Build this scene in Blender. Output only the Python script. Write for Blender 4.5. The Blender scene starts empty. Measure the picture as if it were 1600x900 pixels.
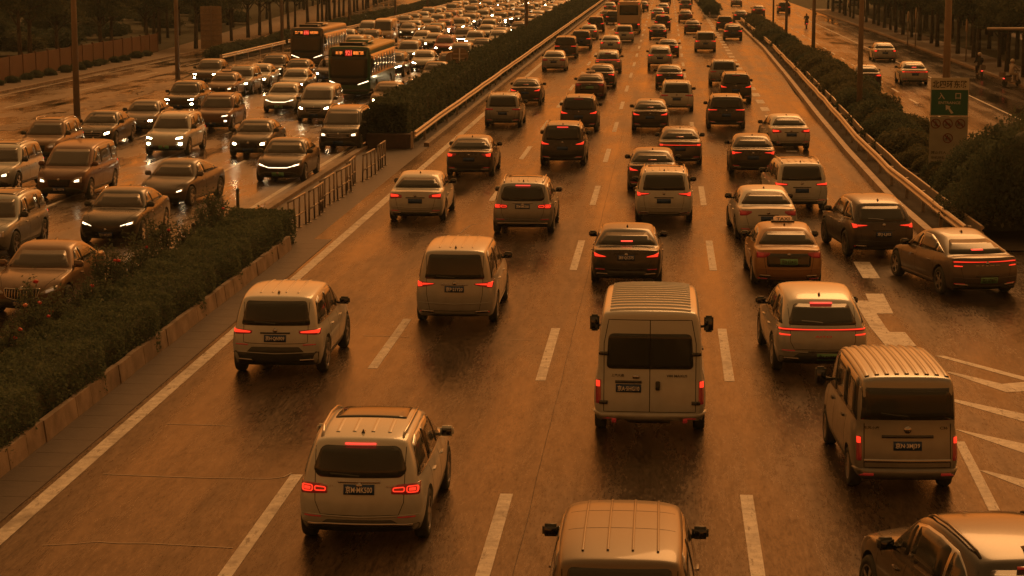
import bpy, bmesh, math, random
import numpy as np
from mathutils import Vector, Matrix
from mathutils.bvhtree import BVHTree
R = math.radians
random.seed(7); rng = np.random.default_rng(7)
sc = bpy.context.scene
col = sc.collection
# ------------------------------------------------------------------ camera
FPX, YH, XV, CAMH = 3314.0, -72.0, 1042.0, 8.40
cd = bpy.data.cameras.new('camera'); cam = bpy.data.objects.new('camera', cd); col.objects.link(cam)
sc.camera = cam
cd.sensor_width = 36; cd.lens = FPX/1600*36; cd.clip_start = .5; cd.clip_end = 4000
pit = math.atan((450-YH)/FPX)
psi = math.atan((XV-800)/math.hypot(FPX, 450-YH))
fw = Vector((-math.sin(psi)*math.cos(pit), math.cos(psi)*math.cos(pit), -math.sin(pit)))
rt = Vector((math.cos(psi), math.sin(psi), 0)); up = rt.cross(fw)
cam.matrix_world = Matrix(((rt.x, up.x, -fw.x, 0), (rt.y, up.y, -fw.y, 0), (rt.z, up.z, -fw.z, CAMH), (0,0,0,1)))
def G(px, py, z=0.0):
    """where the ray of a photo pixel meets the level z"""
    d = fw*FPX + rt*(px-800) - up*(py-450)
    t = (z-CAMH)/d.z
    return Vector((d.x*t, d.y*t, z))
# ------------------------------------------------------------------ sky and sun
SUN_EL, SUN_AZ = R(38), R(12)          # soft sun ahead of the camera, behind the clouds
w = bpy.data.worlds.new('World'); sc.world = w; w.use_nodes = True
nt = w.node_tree; nt.nodes.clear()
N = nt.nodes.new
out = N('ShaderNodeOutputWorld'); bg = N('ShaderNodeBackground'); sky = N('ShaderNodeTexSky')
sky.sky_type = 'NISHITA'; sky.sun_disc = False; sky.sun_elevation = SUN_EL; sky.sun_rotation = SUN_AZ
sky.dust_density = 4; sky.air_density = 1.5
bw = N('ShaderNodeRGBToBW'); nt.links.new(sky.outputs[0], bw.inputs[0])
# overcast sunset sky: the brightness of the sky texture, evened out, in the colour of the cloud layer
ad = N('ShaderNodeMath'); ad.operation = 'MULTIPLY_ADD'; ad.inputs[1].default_value = .45; ad.inputs[2].default_value = 3.0
nt.links.new(bw.outputs[0], ad.inputs[0])
tc = N('ShaderNodeTexCoord'); sp = N('ShaderNodeSeparateXYZ'); nt.links.new(tc.outputs['Generated'], sp.inputs[0])
cr = N('ShaderNodeValToRGB'); nt.links.new(sp.outputs[2], cr.inputs[0])
e = cr.color_ramp.elements; e[0].position = 0; e[0].color = (1, .228, .018, 1); e[1].position = .7; e[1].color = (1, .43, .120, 1)
ns = N('ShaderNodeTexNoise'); ns.inputs['Scale'].default_value = 2.2; ns.inputs['Detail'].default_value = 4
nt.links.new(tc.outputs['Generated'], ns.inputs['Vector'])
mr = N('ShaderNodeMapRange'); mr.inputs['From Min'].default_value=.3; mr.inputs['From Max'].default_value=.7; mr.inputs['To Min'].default_value=.7; mr.inputs['To Max'].default_value=1.3
nt.links.new(ns.outputs[0], mr.inputs['Value'])
m1 = N('ShaderNodeMath'); m1.operation='MULTIPLY'; nt.links.new(ad.outputs[0], m1.inputs[0]); nt.links.new(mr.outputs[0], m1.inputs[1])
mh = N('ShaderNodeMapRange'); mh.interpolation_type='SMOOTHSTEP'; mh.inputs['From Min'].default_value=.0; mh.inputs['From Max'].default_value=.55; mh.inputs['To Min'].default_value=1.5; mh.inputs['To Max'].default_value=.85
nt.links.new(sp.outputs[2], mh.inputs['Value'])
m2 = N('ShaderNodeMath'); m2.operation='MULTIPLY'; nt.links.new(m1.outputs[0], m2.inputs[0]); nt.links.new(mh.outputs[0], m2.inputs[1])
my = N('ShaderNodeMapRange'); my.inputs['From Min'].default_value=-.8; my.inputs['From Max'].default_value=.9; my.inputs['To Min'].default_value=.82; my.inputs['To Max'].default_value=1.3
nt.links.new(sp.outputs[1], my.inputs['Value'])     # the cloud is brighter ahead, where the sun stands behind it
m3 = N('ShaderNodeMath'); m3.operation='MULTIPLY'; nt.links.new(m2.outputs[0], m3.inputs[0]); nt.links.new(my.outputs[0], m3.inputs[1]); m2 = m3
vm = N('ShaderNodeVectorMath'); vm.operation='SCALE'; nt.links.new(cr.outputs[0], vm.inputs[0]); nt.links.new(m2.outputs[0], vm.inputs['Scale'])
nt.links.new(vm.outputs[0], bg.inputs[0]); bg.inputs[1].default_value = .10
nt.links.new(bg.outputs[0], out.inputs[0])
sl = bpy.data.lights.new('sun','SUN'); sl.energy = .6; sl.angle = R(22); sl.color = (1, .45, .14)
so = bpy.data.objects.new('sun', sl); col.objects.link(so)
so.rotation_euler = (R(90)-SUN_EL, 0, math.pi - SUN_AZ)   # light travels back towards the camera
sc.view_settings.view_transform = 'Standard'; sc.view_settings.look = 'None'; sc.view_settings.gamma = 1
sc.view_settings.exposure = -0.17; sc.view_settings.use_curve_mapping = False
sc.cycles.max_bounces = 6; sc.cycles.diffuse_bounces = 3; sc.cycles.glossy_bounces = 3; sc.cycles.transmission_bounces = 2
sc.cycles.sample_clamp_indirect = 3; sc.cycles.use_denoising = True; sc.cycles.caustics_reflective = False
# ------------------------------------------------------------------ materials
def mat(name, c, rough=.5, metal=0, coat=0, ior=1.5, em=None, es=0, noise=0, nscale=5, bump=0, bscale=40, spec=.5):
    m = bpy.data.materials.new(name); m.use_nodes = True; t = m.node_tree; b = t.nodes['Principled BSDF']
    b.inputs['Base Color'].default_value = (*c, 1); b.inputs['Roughness'].default_value = rough
    b.inputs['Metallic'].default_value = metal; b.inputs['Coat Weight'].default_value = coat; b.inputs['Coat Roughness'].default_value = .06
    b.inputs['IOR'].default_value = ior; b.inputs['Specular IOR Level'].default_value = spec
    if em: b.inputs['Emission Color'].default_value = (*em, 1); b.inputs['Emission Strength'].default_value = es
    if noise or bump:
        g = t.nodes.new('ShaderNodeNewGeometry')
        if noise:
            n = t.nodes.new('ShaderNodeTexNoise'); n.inputs['Scale'].default_value = nscale; n.inputs['Detail'].default_value = 5
            t.links.new(g.outputs['Position'], n.inputs['Vector'])
            r = t.nodes.new('ShaderNodeMapRange'); r.inputs['From Min'].default_value=.3; r.inputs['From Max'].default_value=.7
            r.inputs['To Min'].default_value = 1-noise; r.inputs['To Max'].default_value = 1+noise
            t.links.new(n.outputs[0], r.inputs['Value'])
            v = t.nodes.new('ShaderNodeVectorMath'); v.operation='SCALE'; v.inputs[0].default_value = c
            t.links.new(r.outputs[0], v.inputs['Scale']); t.links.new(v.outputs[0], b.inputs['Base Color'])
        if bump:
            n2 = t.nodes.new('ShaderNodeTexNoise'); n2.inputs['Scale'].default_value = bscale; n2.inputs['Detail'].default_value = 3
            t.links.new(g.outputs['Position'], n2.inputs['Vector'])
            bp = t.nodes.new('ShaderNodeBump'); bp.inputs['Strength'].default_value = bump; bp.inputs['Distance'].default_value = .02
            t.links.new(n2.outputs[0], bp.inputs['Height']); t.links.new(bp.outputs[0], b.inputs['Normal'])
    return m
def paint(name, c, metal=0., rough=.28):
    """car paint under clear coat, with road grime that thins out upwards from the sills"""
    m = mat(name, c, rough, metal, coat=.7 if max(c)>.4 else .4)
    t = m.node_tree; b = t.nodes['Principled BSDF']
    tc = t.nodes.new('ShaderNodeTexCoord'); s = t.nodes.new('ShaderNodeSeparateXYZ'); t.links.new(tc.outputs['Object'], s.inputs[0])
    n = t.nodes.new('ShaderNodeTexNoise'); n.inputs['Scale'].default_value = 3.5; n.inputs['Detail'].default_value = 6
    t.links.new(tc.outputs['Object'], n.inputs['Vector'])
    a = t.nodes.new('ShaderNodeMath'); a.operation='MULTIPLY_ADD'; a.inputs[1].default_value=.9; t.links.new(n.outputs[0], a.inputs[0]); 
    sg = t.nodes.new('ShaderNodeMath'); sg.operation='SUBTRACT'; sg.inputs[0].default_value=0; t.links.new(s.outputs[2], sg.inputs[1]); t.links.new(sg.outputs[0], a.inputs[2])
    r = t.nodes.new('ShaderNodeMapRange'); r.inputs['From Min'].default_value=-.75; r.inputs['From Max'].default_value=.12; r.inputs['To Max'].default_value=.42
    t.links.new(a.outputs[0], r.inputs['Value'])
    mx = t.nodes.new('ShaderNodeMix'); mx.data_type='RGBA'; mx.inputs[6].default_value=(*c,1); mx.inputs[7].default_value=(.075,.062,.045,1) if max(c)>.1 else (.036,.036,.028,1)
    t.links.new(r.outputs[0], mx.inputs[0]); t.links.new(mx.outputs[2], b.inputs['Base Color'])
    r2 = t.nodes.new('ShaderNodeMapRange'); r2.inputs['To Min'].default_value=rough; r2.inputs['To Max'].default_value=.75
    t.links.new(r.outputs[0], r2.inputs['Value']); t.links.new(r2.outputs[0], b.inputs['Roughness'])
    return m
P = dict(white=paint('white paint',(.58,.66,.68)), pearl=paint('pearl paint',(.44,.49,.50),.15), silver=paint('silver paint',(.31,.35,.37),.6,.32),
  champagne=paint('champagne paint',(.19,.17,.13),.3,.40), grey=paint('grey paint',(.12,.12,.12),.45,.3), dark=paint('dark grey paint',(.05,.05,.052),.3,.25),
  black=paint('black paint',(.026,.030,.028),0,.2), brown=paint('brown paint',(.12,.065,.04),.45,.3), bronze=paint('bronze paint',(.19,.13,.085),.5,.3),
  orange=paint('orange paint',(.40,.23,.09),0,.3), red=paint('red paint',(.33,.03,.02),.1,.28), blue=paint('dark blue paint',(.02,.05,.10),.3,.25),
  green=paint('bus green paint',(.02,.13,.075),0,.3), cream=paint('cream paint',(.55,.45,.32),0,.35))
M = dict(
  glass=mat('tinted glass',(.034,.042,.036),.12,ior=1.5), wind=mat('windscreen glass',(.055,.055,.045),.10,ior=1.7),
  black=mat('black plastic',(.042,.052,.046),.45,bump=.1), rubber=mat('tyre rubber',(.045,.056,.050),.75), trim=mat('gloss black trim',(.026,.032,.028),.15,coat=.5),
  rim=mat('alloy rim',(.38,.38,.38),.3,.9), rimdark=mat('dark wheel well',(.02,.02,.02),.6), chrome=mat('chrome',(.42,.42,.42),.18,1), grille=mat('grille mesh',(.02,.02,.02),.4,.5),
  lens=mat('red lamp lens',(.22,.012,.01),.15,coat=1,em=(1,.05,.03),es=.05), clear=mat('clear lamp lens',(.35,.35,.35),.12,coat=1),
  tail=mat('lit tail lamp',(.5,.02,.02),.3,em=(1,.04,.014),es=1.5), taildim=mat('faintly glowing tail lens',(.32,.02,.015),.2,coat=1,em=(1,.05,.03),es=.10),  # taildim: faint glow put into lenses and reflectors that are switched off
  brake=mat('lit brake lamp',(.5,.02,.02),.3,em=(1,.06,.035),es=1.9),
  head=mat('lit headlamp',(.8,.8,.8),.3,em=(1,.76,.42),es=95), headdim=mat('faintly glowing headlamp',(.5,.5,.5),.12,coat=1,em=(1,.6,.3),es=.18), drl=mat('day running lamp',(.8,.8,.8),.3,em=(1,.74,.42),es=4.5),  # headdim: switched-off headlamps get a faint glow of their own
  amber=mat('indicator lens',(.5,.12,.01),.2,coat=1),
  blueplate=mat('blue number plate',(.012,.05,.16),.4), greenplate=mat('green number plate',(.16,.42,.22),.4), platetext=mat('plate lettering',(.75,.75,.72),.4),
  platedark=mat('dark plate lettering',(.02,.02,.02),.4), mirror=mat('mirror glass',(.10,.10,.10),.05,1), seam=mat('panel gap',(.012,.012,.012),.8),
  ledred=mat('red led display',(.02,0,0),.5,em=(1,.03,.02),es=1.2), ledor=mat('orange led display',(.02,.01,0),.5,em=(1,.22,.03),es=1.8))
# ------------------------------------------------------------------ mesh helpers
def newobj(name, me, parent=None, mats=None):
    o = bpy.data.objects.new(name, me); col.objects.link(o)
    if parent is not None: o.parent = parent
    if mats is not None and me is not None:
        for m in mats: me.materials.append(m)
    return o
def tag(o, label=None, cat=None, group=None, kind=None):
    if label: o['label'] = label
    if cat: o['category'] = cat
    if group: o['group'] = group
    if kind: o['kind'] = kind
    return o
def empty(name, loc=(0,0,0), rz=0):
    o = bpy.data.objects.new(name, None); o.empty_display_size = .2; col.objects.link(o); o.location = loc; o.rotation_euler[2] = rz; return o
def bm2me(bm, name, smooth=False):
    bmesh.ops.recalc_face_normals(bm, faces=bm.faces)
    me = bpy.data.meshes.new(name); bm.to_mesh(me); bm.free()
    if smooth: me.polygons.foreach_set('use_smooth', [True]*len(me.polygons))
    return me
def box(bm, x0,x1,y0,y1,z0,z1, bevel=0):
    vs = [bm.verts.new((x,y,z)) for x in (x0,x1) for y in (y0,y1) for z in (z0,z1)]
    f = [(0,1,3,2),(4,6,7,5),(0,4,5,1),(2,3,7,6),(0,2,6,4),(1,5,7,3)]
    fs = [bm.faces.new([vs[i] for i in q]) for q in f]
    if bevel:
        bmesh.ops.bevel(bm, geom=list({e for q in fs for e in q.edges}), offset=bevel, segments=2, affect='EDGES')
    return vs
def tube(bm, pts, rads, n=8, caps=True):
    rings = []
    for i,p in enumerate(pts):
        p = Vector(p); a = Vector(pts[max(i-1,0)]); b = Vector(pts[min(i+1,len(pts)-1)]); d = (b-a).normalized()
        s = d.orthogonal().normalized() if abs(d.z)<.99 else Vector((1,0,0)); 
        if abs(d.z)<.99: s = d.cross(Vector((0,0,1))).normalized()
        t = d.cross(s); r = rads[i] if hasattr(rads,'__len__') else rads
        rings.append([bm.verts.new(p + (s*math.cos(2*math.pi*k/n)+t*math.sin(2*math.pi*k/n))*r) for k in range(n)])
    for a,b in zip(rings,rings[1:]):
        for k in range(n): bm.faces.new((a[k],a[(k+1)%n],b[(k+1)%n],b[k]))
    if caps: bm.faces.new(rings[0][::-1]); bm.faces.new(rings[-1])
def lathe(bm, prof, axis='z', n=24, c=(0,0,0), cap=True):
    """profile of (radius, height) turned about an axis"""
    rings = []
    for r,h in prof:
        ring = []
        for k in range(n):
            a = 2*math.pi*k/n; u,v = r*math.cos(a), r*math.sin(a)
            p = (u,v,h) if axis=='z' else ((h,u,v) if axis=='x' else (u,h,v))
            ring.append(bm.verts.new((p[0]+c[0],p[1]+c[1],p[2]+c[2])))
        rings.append(ring)
    for a,b in zip(rings,rings[1:]):
        for k in range(n): bm.faces.new((a[k],a[(k+1)%n],b[(k+1)%n],b[k]))
    if cap and prof[0][0] > 1e-4: bm.faces.new(rings[0][::-1])
    if cap and prof[-1][0] > 1e-4: bm.faces.new(rings[-1])
_tc = {}
def text2d(s, size, align='CENTER'):
    """lettering as flat triangles: list of (x,y) verts and faces, centred"""
    k = (s,size)
    if k in _tc: return _tc[k]
    c = bpy.data.curves.new('lettering','FONT'); c.body = s; c.size = size; c.resolution_u = 2; c.offset = size*.018
    o = bpy.data.objects.new('lettering', c); col.objects.link(o); bpy.context.view_layer.update()
    me = bpy.data.meshes.new_from_object(o.evaluated_get(bpy.context.evaluated_depsgraph_get()))
    v = [(a.co.x,a.co.y) for a in me.vertices]; f = [tuple(p.vertices) for p in me.polygons]
    bpy.data.objects.remove(o); bpy.data.curves.remove(c); bpy.data.meshes.remove(me)
    x0,x1 = min(a[0] for a in v), max(a[0] for a in v); y0,y1 = min(a[1] for a in v), max(a[1] for a in v)
    v = [(a[0]-(x0+x1)/2, a[1]-(y0+y1)/2) for a in v]
    _tc[k] = (v,f,x1-x0,y1-y0); return _tc[k]
def text_fit(s, wd, ht):
    v,f,a,b = text2d(s, .1)
    return [(p[0]*wd/a, p[1]*ht/b) for p in v], f
def chaikin(p, it=2, closed=True):
    for _ in range(it):
        q = []; n = len(p)
        for i in range(n if closed else n-1):
            a,b = p[i], p[(i+1)%n]
            q += [(a[0]*.75+b[0]*.25, a[1]*.75+b[1]*.25), (a[0]*.25+b[0]*.75, a[1]*.25+b[1]*.75)]
        if not closed: q = [p[0]]+q+[p[-1]]
        p = q
    return p
def rnd(poly, r):
    """round the corners of a polygon with radius r"""
    o = []; n = len(poly)
    for i in range(n):
        a,b,c = Vector(poly[i-1]), Vector(poly[i]), Vector(poly[(i+1)%n])
        u,v = (a-b), (c-b); l = min(u.length,v.length)*.45; q = min(r,l)
        if u.length<1e-6 or v.length<1e-6: continue
        p0,p2 = b+u.normalized()*q, b+v.normalized()*q
        for t in (0,.25,.5,.75,1):
            o.append(tuple(p0*(1-t)**2 + b*2*t*(1-t) + p2*t*t))
    return o
def clip(poly, axis, lo, hi):
    for side,(val) in ((1,lo),(-1,hi)):
        o = []
        for i in range(len(poly)):
            a,b = poly[i-1], poly[i]; ia = (a[axis]-val)*side>=0; ib = (b[axis]-val)*side>=0
            if ia != ib:
                t = (val-a[axis])/(b[axis]-a[axis]); o.append((a[0]+(b[0]-a[0])*t, a[1]+(b[1]-a[1])*t))
            if ib: o.append(b)
        poly = o
        if not poly: return []
    return poly
class Skin:
    """lays panels, lamps, glass and lettering onto a body surface"""
    def __init__(s, me):
        s.bvh = BVHTree.FromPolygons([v.co[:] for v in me.vertices], [tuple(p.vertices) for p in me.polygons])
    def hit(s, u, v, view, off):
        if view=='rear': o,d = Vector((u,-8,v)), Vector((0,1,0))
        elif view=='front': o,d = Vector((u,30,v)), Vector((0,-1,0))
        elif view=='right': o,d = Vector((8,u,v)), Vector((-1,0,0))
        elif view=='left': o,d = Vector((-8,u,v)), Vector((1,0,0))
        else: o,d = Vector((u,v,9)), Vector((0,0,-1))
        h = s.bvh.ray_cast(o,d)
        if h[0] is None:
            o2 = {'rear':Vector((u,.05,v)),'front':Vector((u,4,v)),'top':Vector((u,v,1.4))}.get(view, Vector((1 if view=='right' else -1,u,v)))
            h = s.bvh.find_nearest(o2)
        n = h[1]
        if n.dot(d) > 0: n = -n
        return h[0]+n*off, n
    def panel(s, poly, view, off=.006, grid=.09, skirt=True):
        bm = bmesh.new()
        f = bm.faces.new([bm.verts.new((p[0],p[1],0)) for p in poly])
        xs = [p[0] for p in poly]; ys = [p[1] for p in poly]
        for ax,lo,hi in ((0,min(xs),max(xs)),(1,min(ys),max(ys))):
            n = int((hi-lo)/grid)
            for k in range(1,n+1):
                c = lo+(hi-lo)*k/(n+1); nv = Vector((1,0,0)) if ax==0 else Vector((0,1,0))
                bmesh.ops.bisect_plane(bm, geom=bm.verts[:]+bm.edges[:]+bm.faces[:], plane_co=nv*c, plane_no=nv)
        bnd = [e for e in bm.edges if e.is_boundary]
        inner = {}
        for v in bm.verts:
            p,n = s.hit(v.co.x, v.co.y, view, off); inner[v] = (p - n*(off+.004)); v.co = p
        if skirt:
            m = {}
            for e in bnd:
                for v in e.verts:
                    if v not in m: m[v] = bm.verts.new(inner[v])
            for e in bnd:
                a,b = e.verts; bm.faces.new((a,b,m[b],m[a]))
        return bm
    def strip(s, pts, width, view, off=.003, step=.07):
        bm = bmesh.new(); q = []
        for a,b in zip(pts,pts[1:]):
            n = max(1,int(math.dist(a,b)/step))
            q += [(a[0]+(b[0]-a[0])*i/n, a[1]+(b[1]-a[1])*i/n) for i in range(n)]
        q.append(pts[-1]); prev = None
        for i,p in enumerate(q):
            a = Vector(q[max(0,i-1)]); b = Vector(q[min(len(q)-1,i+1)]); d = (b-a).normalized(); n = Vector((-d.y,d.x))*width/2
            h0 = s.hit(p[0]-n.x,p[1]-n.y,view,-.003)[0]; h1 = s.hit(p[0]+n.x,p[1]+n.y,view,-.003)[0]
            t0 = s.hit(p[0]-n.x*.8,p[1]-n.y*.8,view,off)[0]; t1 = s.hit(p[0]+n.x*.8,p[1]+n.y*.8,view,off)[0]
            r = [bm.verts.new(h0),bm.verts.new(t0),bm.verts.new(t1),bm.verts.new(h1)]
            if prev:
                for k in range(3): bm.faces.new((prev[k],prev[k+1],r[k+1],r[k]))
            prev = r
        return bm
    def text(s, st, cx, cz, wd, ht, view, off=.012):
        v,f = text_fit(st, wd, ht); sg = -1 if view in ('front','left') else 1
        if view=='right': sg = 1
        bm = bmesh.new(); vs = [bm.verts.new(s.hit(cx+sg*a[0], cz+a[1], view, off)[0]) for a in v]
        for q in f:
            try: bm.faces.new([vs[i] for i in q])
            except ValueError: pass
        return bm
# ------------------------------------------------------------------ car bodies
FX = (-1,-.8,-.4,0,.4,.8,1)
BASE = {
 'suv': dict(L=4.6,W=1.86,H=1.65, st=[(0,.99,.93),(.5,1.01,.985),(1.35,1.0,1),(2.2,.99,1),(3.15,1.0,.985),(3.95,.95,.965),(4.55,.85,.87)], r=0,c=4,
   roof=[(.40,1.55,.73),(.85,1.62,.76),(1.6,1.65,.77),(2.1,1.63,.76),(2.5,1.56,.72)], zb=.24, zm=.62, ro=(.16,.04,0,.05,.10), fo=(.14,.02,0,.03,.14), bow=(.13,.26), wh=.36, ax=(.86,3.60)),
 'csuv': dict(L=4.7,W=1.89,H=1.62, st=[(0,1.0,.92),(.5,1.04,.985),(1.35,1.0,1),(2.2,.98,1),(3.15,.99,.985),(3.95,.94,.965),(4.62,.84,.87)], r=0,c=4,
   roof=[(.72,1.47,.67),(1.15,1.57,.71),(1.7,1.62,.73),(2.15,1.61,.73),(2.55,1.54,.70)], zb=.25, zm=.64, ro=(.18,.04,0,.05,.10), fo=(.14,.02,0,.03,.14), bow=(.14,.26), wh=.37, ax=(.9,3.68)),
 'sedan': dict(L=4.72,W=1.83,H=1.46, st=[(0,.97,.90),(.36,1.0,.955),(.78,1.0,.985),(1.6,.95,1),(2.4,.93,1),(3.2,.93,.98),(4.05,.87,.955),(4.66,.73,.86)], r=2,c=5,
   roof=[(1.42,1.385,.66),(1.9,1.45,.70),(2.3,1.455,.71),(2.62,1.38,.68)], zb=.20, zm=.55, ro=(.16,.04,0,.05,.09), fo=(.16,.02,0,.05,.16), bow=(.15,.30), wh=.33, ax=(.98,3.72)),
 'fast': dict(L=4.8,W=1.88,H=1.45, st=[(0,.95,.88),(.25,.99,.945),(.6,.98,.985),(1.6,.93,1),(2.4,.91,1),(3.35,.91,.98),(4.15,.82,.955),(4.74,.68,.84)], r=2,c=5,
   roof=[(1.55,1.36,.62),(2.0,1.44,.67),(2.4,1.45,.69),(2.78,1.36,.67)], zb=.19, zm=.55, ro=(.2,.05,0,.06,.10), fo=(.18,.02,0,.06,.18), bow=(.2,.34), wh=.34, ax=(.9,3.85)),
 'mpv': dict(L=5.0,W=1.88,H=1.78, st=[(0,1.03,.93),(.5,1.06,.985),(1.6,1.05,1),(2.8,1.04,1),(3.85,1.04,.98),(4.45,.98,.95),(4.95,.84,.86)], r=0,c=4,
   roof=[(.28,1.68,.77),(.7,1.75,.80),(1.7,1.78,.81),(2.5,1.75,.80),(2.98,1.66,.76)], zb=.22, zm=.62, ro=(.12,.03,0,.04,.08), fo=(.14,.02,0,.03,.13), bow=(.12,.28), wh=.34, ax=(.95,4.0)),
 'van': dict(L=5.3,W=2.0,H=2.32, st=[(0,1.22,.975),(.4,1.22,.995),(1.6,1.22,1),(3.0,1.20,1),(4.4,1.18,.98),(4.9,1.10,.96),(5.25,.95,.90)], r=0,c=4,
   roof=[(.10,2.24,.83),(.4,2.30,.84),(1.7,2.32,.845),(3.0,2.30,.84),(3.75,2.18,.80)], zb=.34, zm=.62, ro=(.02,0,0,.06,.07), fo=(.1,.0,0,.02,.10), bow=(.04,.20), wh=.34, ax=(1.0,4.3)),
 'mini': dict(L=4.5,W=1.68,H=1.93, st=[(0,1.12,.965),(.4,1.13,.995),(1.4,1.13,1),(2.5,1.12,1),(3.7,1.08,.98),(4.15,1.0,.95),(4.45,.85,.87)], r=0,c=4,
   roof=[(.22,1.86,.84),(.5,1.91,.86),(1.6,1.93,.87),(2.6,1.91,.86),(3.1,1.82,.82)], zb=.30, zm=.62, ro=(.02,0,0,.07,.09), fo=(.1,.0,0,.02,.12), bow=(.06,.20), wh=.31, ax=(.85,3.75)),
}
def spec(kind, **kw):
    b = BASE[kind]; s = {k:(list(v) if isinstance(v,(list,tuple)) else v) for k,v in b.items()}; s['kind']=kind
    L,H = kw.get('L',b['L']), kw.get('H',b['H']); fy,fz = L/b['L'], H/b['H']
    s['st'] = [(y*fy,z*fz,q) for y,z,q in b['st']]; s['roof'] = [(y*fy,z*fz,q*kw.get('tw',1)) for y,z,q in b['roof']]
    s['ax'] = [a*fy for a in b['ax']]; s.update(kw); s['L']=L; s['H']=H
    return s
def body_mesh(s):
    st,r,c,W = s['st'],s['r'],s['c'],s['W']; n = len(st)-1; roof = s['roof']
    def pos(i,j,k):
        fx = FX[i]; q = 1-fx*fx
        y0,zb,wf = st[j]; hw = W/2*wf
        def low(k):
            zs = (s['zb'], s['zb']+.13, s['zm'], s['zm']+(zb-s['zm'])*.62, zb); wk = (.90,.975,1.0,.982,.925)
            x = hw*wk[k]*fx; z = zs[k]; y = y0
            if k==4: z += .035*q - (.012 if abs(fx)==1 else 0)
            if j==0: y += s['ro'][k] + s['bow'][0]*abs(fx)**2.4
            if j==n: y -= s['fo'][k] + s['bow'][1]*abs(fx)**2.4
            if k==4 and j==c: y += .12*q
            if k==4 and j==r and r>0: y -= .07*q
            return Vector((x,y,z))
        if k<=4: return low(k)
        yr,zr,wr = roof[j-r]; b = low(4)
        t = Vector((W/2*wr*fx, yr+(.08*q if j==c else 0)-(.06*q if j==r else 0), zr+.025*q-(.035 if abs(fx)==1 else 0)))
        if k==6: return t
        m = b.lerp(t,.5); m.x *= 1.03
        if j==c: m.y += .02
        if j==r: m.y -= .025; m.z += .012
        return m
    occ = {(i,j,k) for i in range(6) for j in range(n) for k in range(4)} | {(i,j,k) for i in range(6) for j in range(r,c) for k in (4,5)}
    bm = bmesh.new(); V = {}
    def vert(a):
        if a not in V: V[a] = bm.verts.new(pos(*a))
        return V[a]
    D = {(-1,0,0):[(0,0,0),(0,0,1),(0,1,1),(0,1,0)],(1,0,0):[(1,0,0),(1,1,0),(1,1,1),(1,0,1)],(0,-1,0):[(0,0,0),(1,0,0),(1,0,1),(0,0,1)],
         (0,1,0):[(0,1,0),(0,1,1),(1,1,1),(1,1,0)],(0,0,-1):[(0,0,0),(0,1,0),(1,1,0),(1,0,0)],(0,0,1):[(0,0,1),(1,0,1),(1,1,1),(0,1,1)]}
    for (i,j,k) in occ:
        for d,qs in D.items():
            if (i+d[0],j+d[1],k+d[2]) not in occ:
                bm.faces.new([vert((i+a,j+b,k+g)) for a,b,g in qs])
    cl = bm.edges.layers.float.new('crease_edge'); inv = {v:a for a,v in V.items()}
    hard = s.get('hard',1)
    for e in bm.edges:
        a,b = inv[e.verts[0]], inv[e.verts[1]]; sa = a[0] in (0,6) and b[0] in (0,6) and a[0]==b[0]; x = 0
        if a[2]==b[2]==4 and sa: x = .45
        if a[2]==b[2]==4 and a[1]==b[1]==c: x = .6
        if a[2]==b[2]==4 and a[1]==b[1]==r: x = .5 if r>0 else .3
        if a[2]==b[2]==4 and a[1]==b[1]==0: x = .55
        if a[2]==b[2]==6 and sa: x = .35
        if a[2]==b[2]==6 and a[1]==b[1]==r: x = .5
        if a[2]==b[2]==6 and a[1]==b[1]==c: x = .3
        if a[2]>=4 and b[2]>=4 and sa and a[1]==b[1] and a[1] in (r,c): x = .3
        if a[2]==b[2]==0 and (sa or a[1]==b[1]): x = .5
        if a[2]==b[2]==2 and sa: x = .15
        if a[2]==b[2]==1 and a[1]==b[1]==0: x=.3
        e[cl] = min(1,x*hard)
    me = bm2me(bm,'body'); o = bpy.data.objects.new('tmp',me); col.objects.link(o)
    sb = o.modifiers.new('s','SUBSURF'); sb.levels = 3 if s.get('fine') else 2
    bm = bmesh.new(); xw = W/2
    for y in s['ax']:
        for sd in (-1,1):
            a,b = sorted((sd*(xw-.27), sd*(xw+.4)))
            lathe(bm, [(s['wh']+.055,a),(s['wh']+.055,b)], 'x', 32, (0,y,s['wh']+.01))
    cme = bm2me(bm,'cut'); co = bpy.data.objects.new('cut',cme); col.objects.link(co)
    for m_ in (P['white'],M['rimdark']): me.materials.append(m_); cme.materials.append(m_)
    cme.polygons.foreach_set('material_index',[1]*len(cme.polygons))
    bo = o.modifiers.new('b','BOOLEAN'); bo.object = co; bo.operation='DIFFERENCE'; bo.solver='EXACT'
    bpy.context.view_layer.update()
    res = bpy.data.meshes.new_from_object(o.evaluated_get(bpy.context.evaluated_depsgraph_get()))
    skin = Skin(res)
    bpy.data.objects.remove(o); bpy.data.objects.remove(co); bpy.data.meshes.remove(me); bpy.data.meshes.remove(cme)
    res.polygons.foreach_set('use_smooth',[True]*len(res.polygons))
    # keep arch edges crisp
    bm = bmesh.new(); bm.from_mesh(res)
    for e in bm.edges:
        if len(e.link_faces)==2 and (e.link_faces[0].material_index!=e.link_faces[1].material_index or e.calc_face_angle(0)>.9): e.smooth = False
    bm.to_mesh(res); bm.free()
    return res, skin
class Proto:
    def __init__(s): s.parts = []
    def add(s, name, bm, m, parent=None, loc=None, smooth=True, slot=None, label=None):
        me = bm if isinstance(bm,bpy.types.Mesh) else bm2me(bm,name,smooth)
        if m is not None: me.materials.clear(); [me.materials.append(x) for x in (m if isinstance(m,(list,tuple)) else [m])]
        s.parts.append([name,me,parent,loc,slot,label]); return len(s.parts)-1
_wheels = {}
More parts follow.
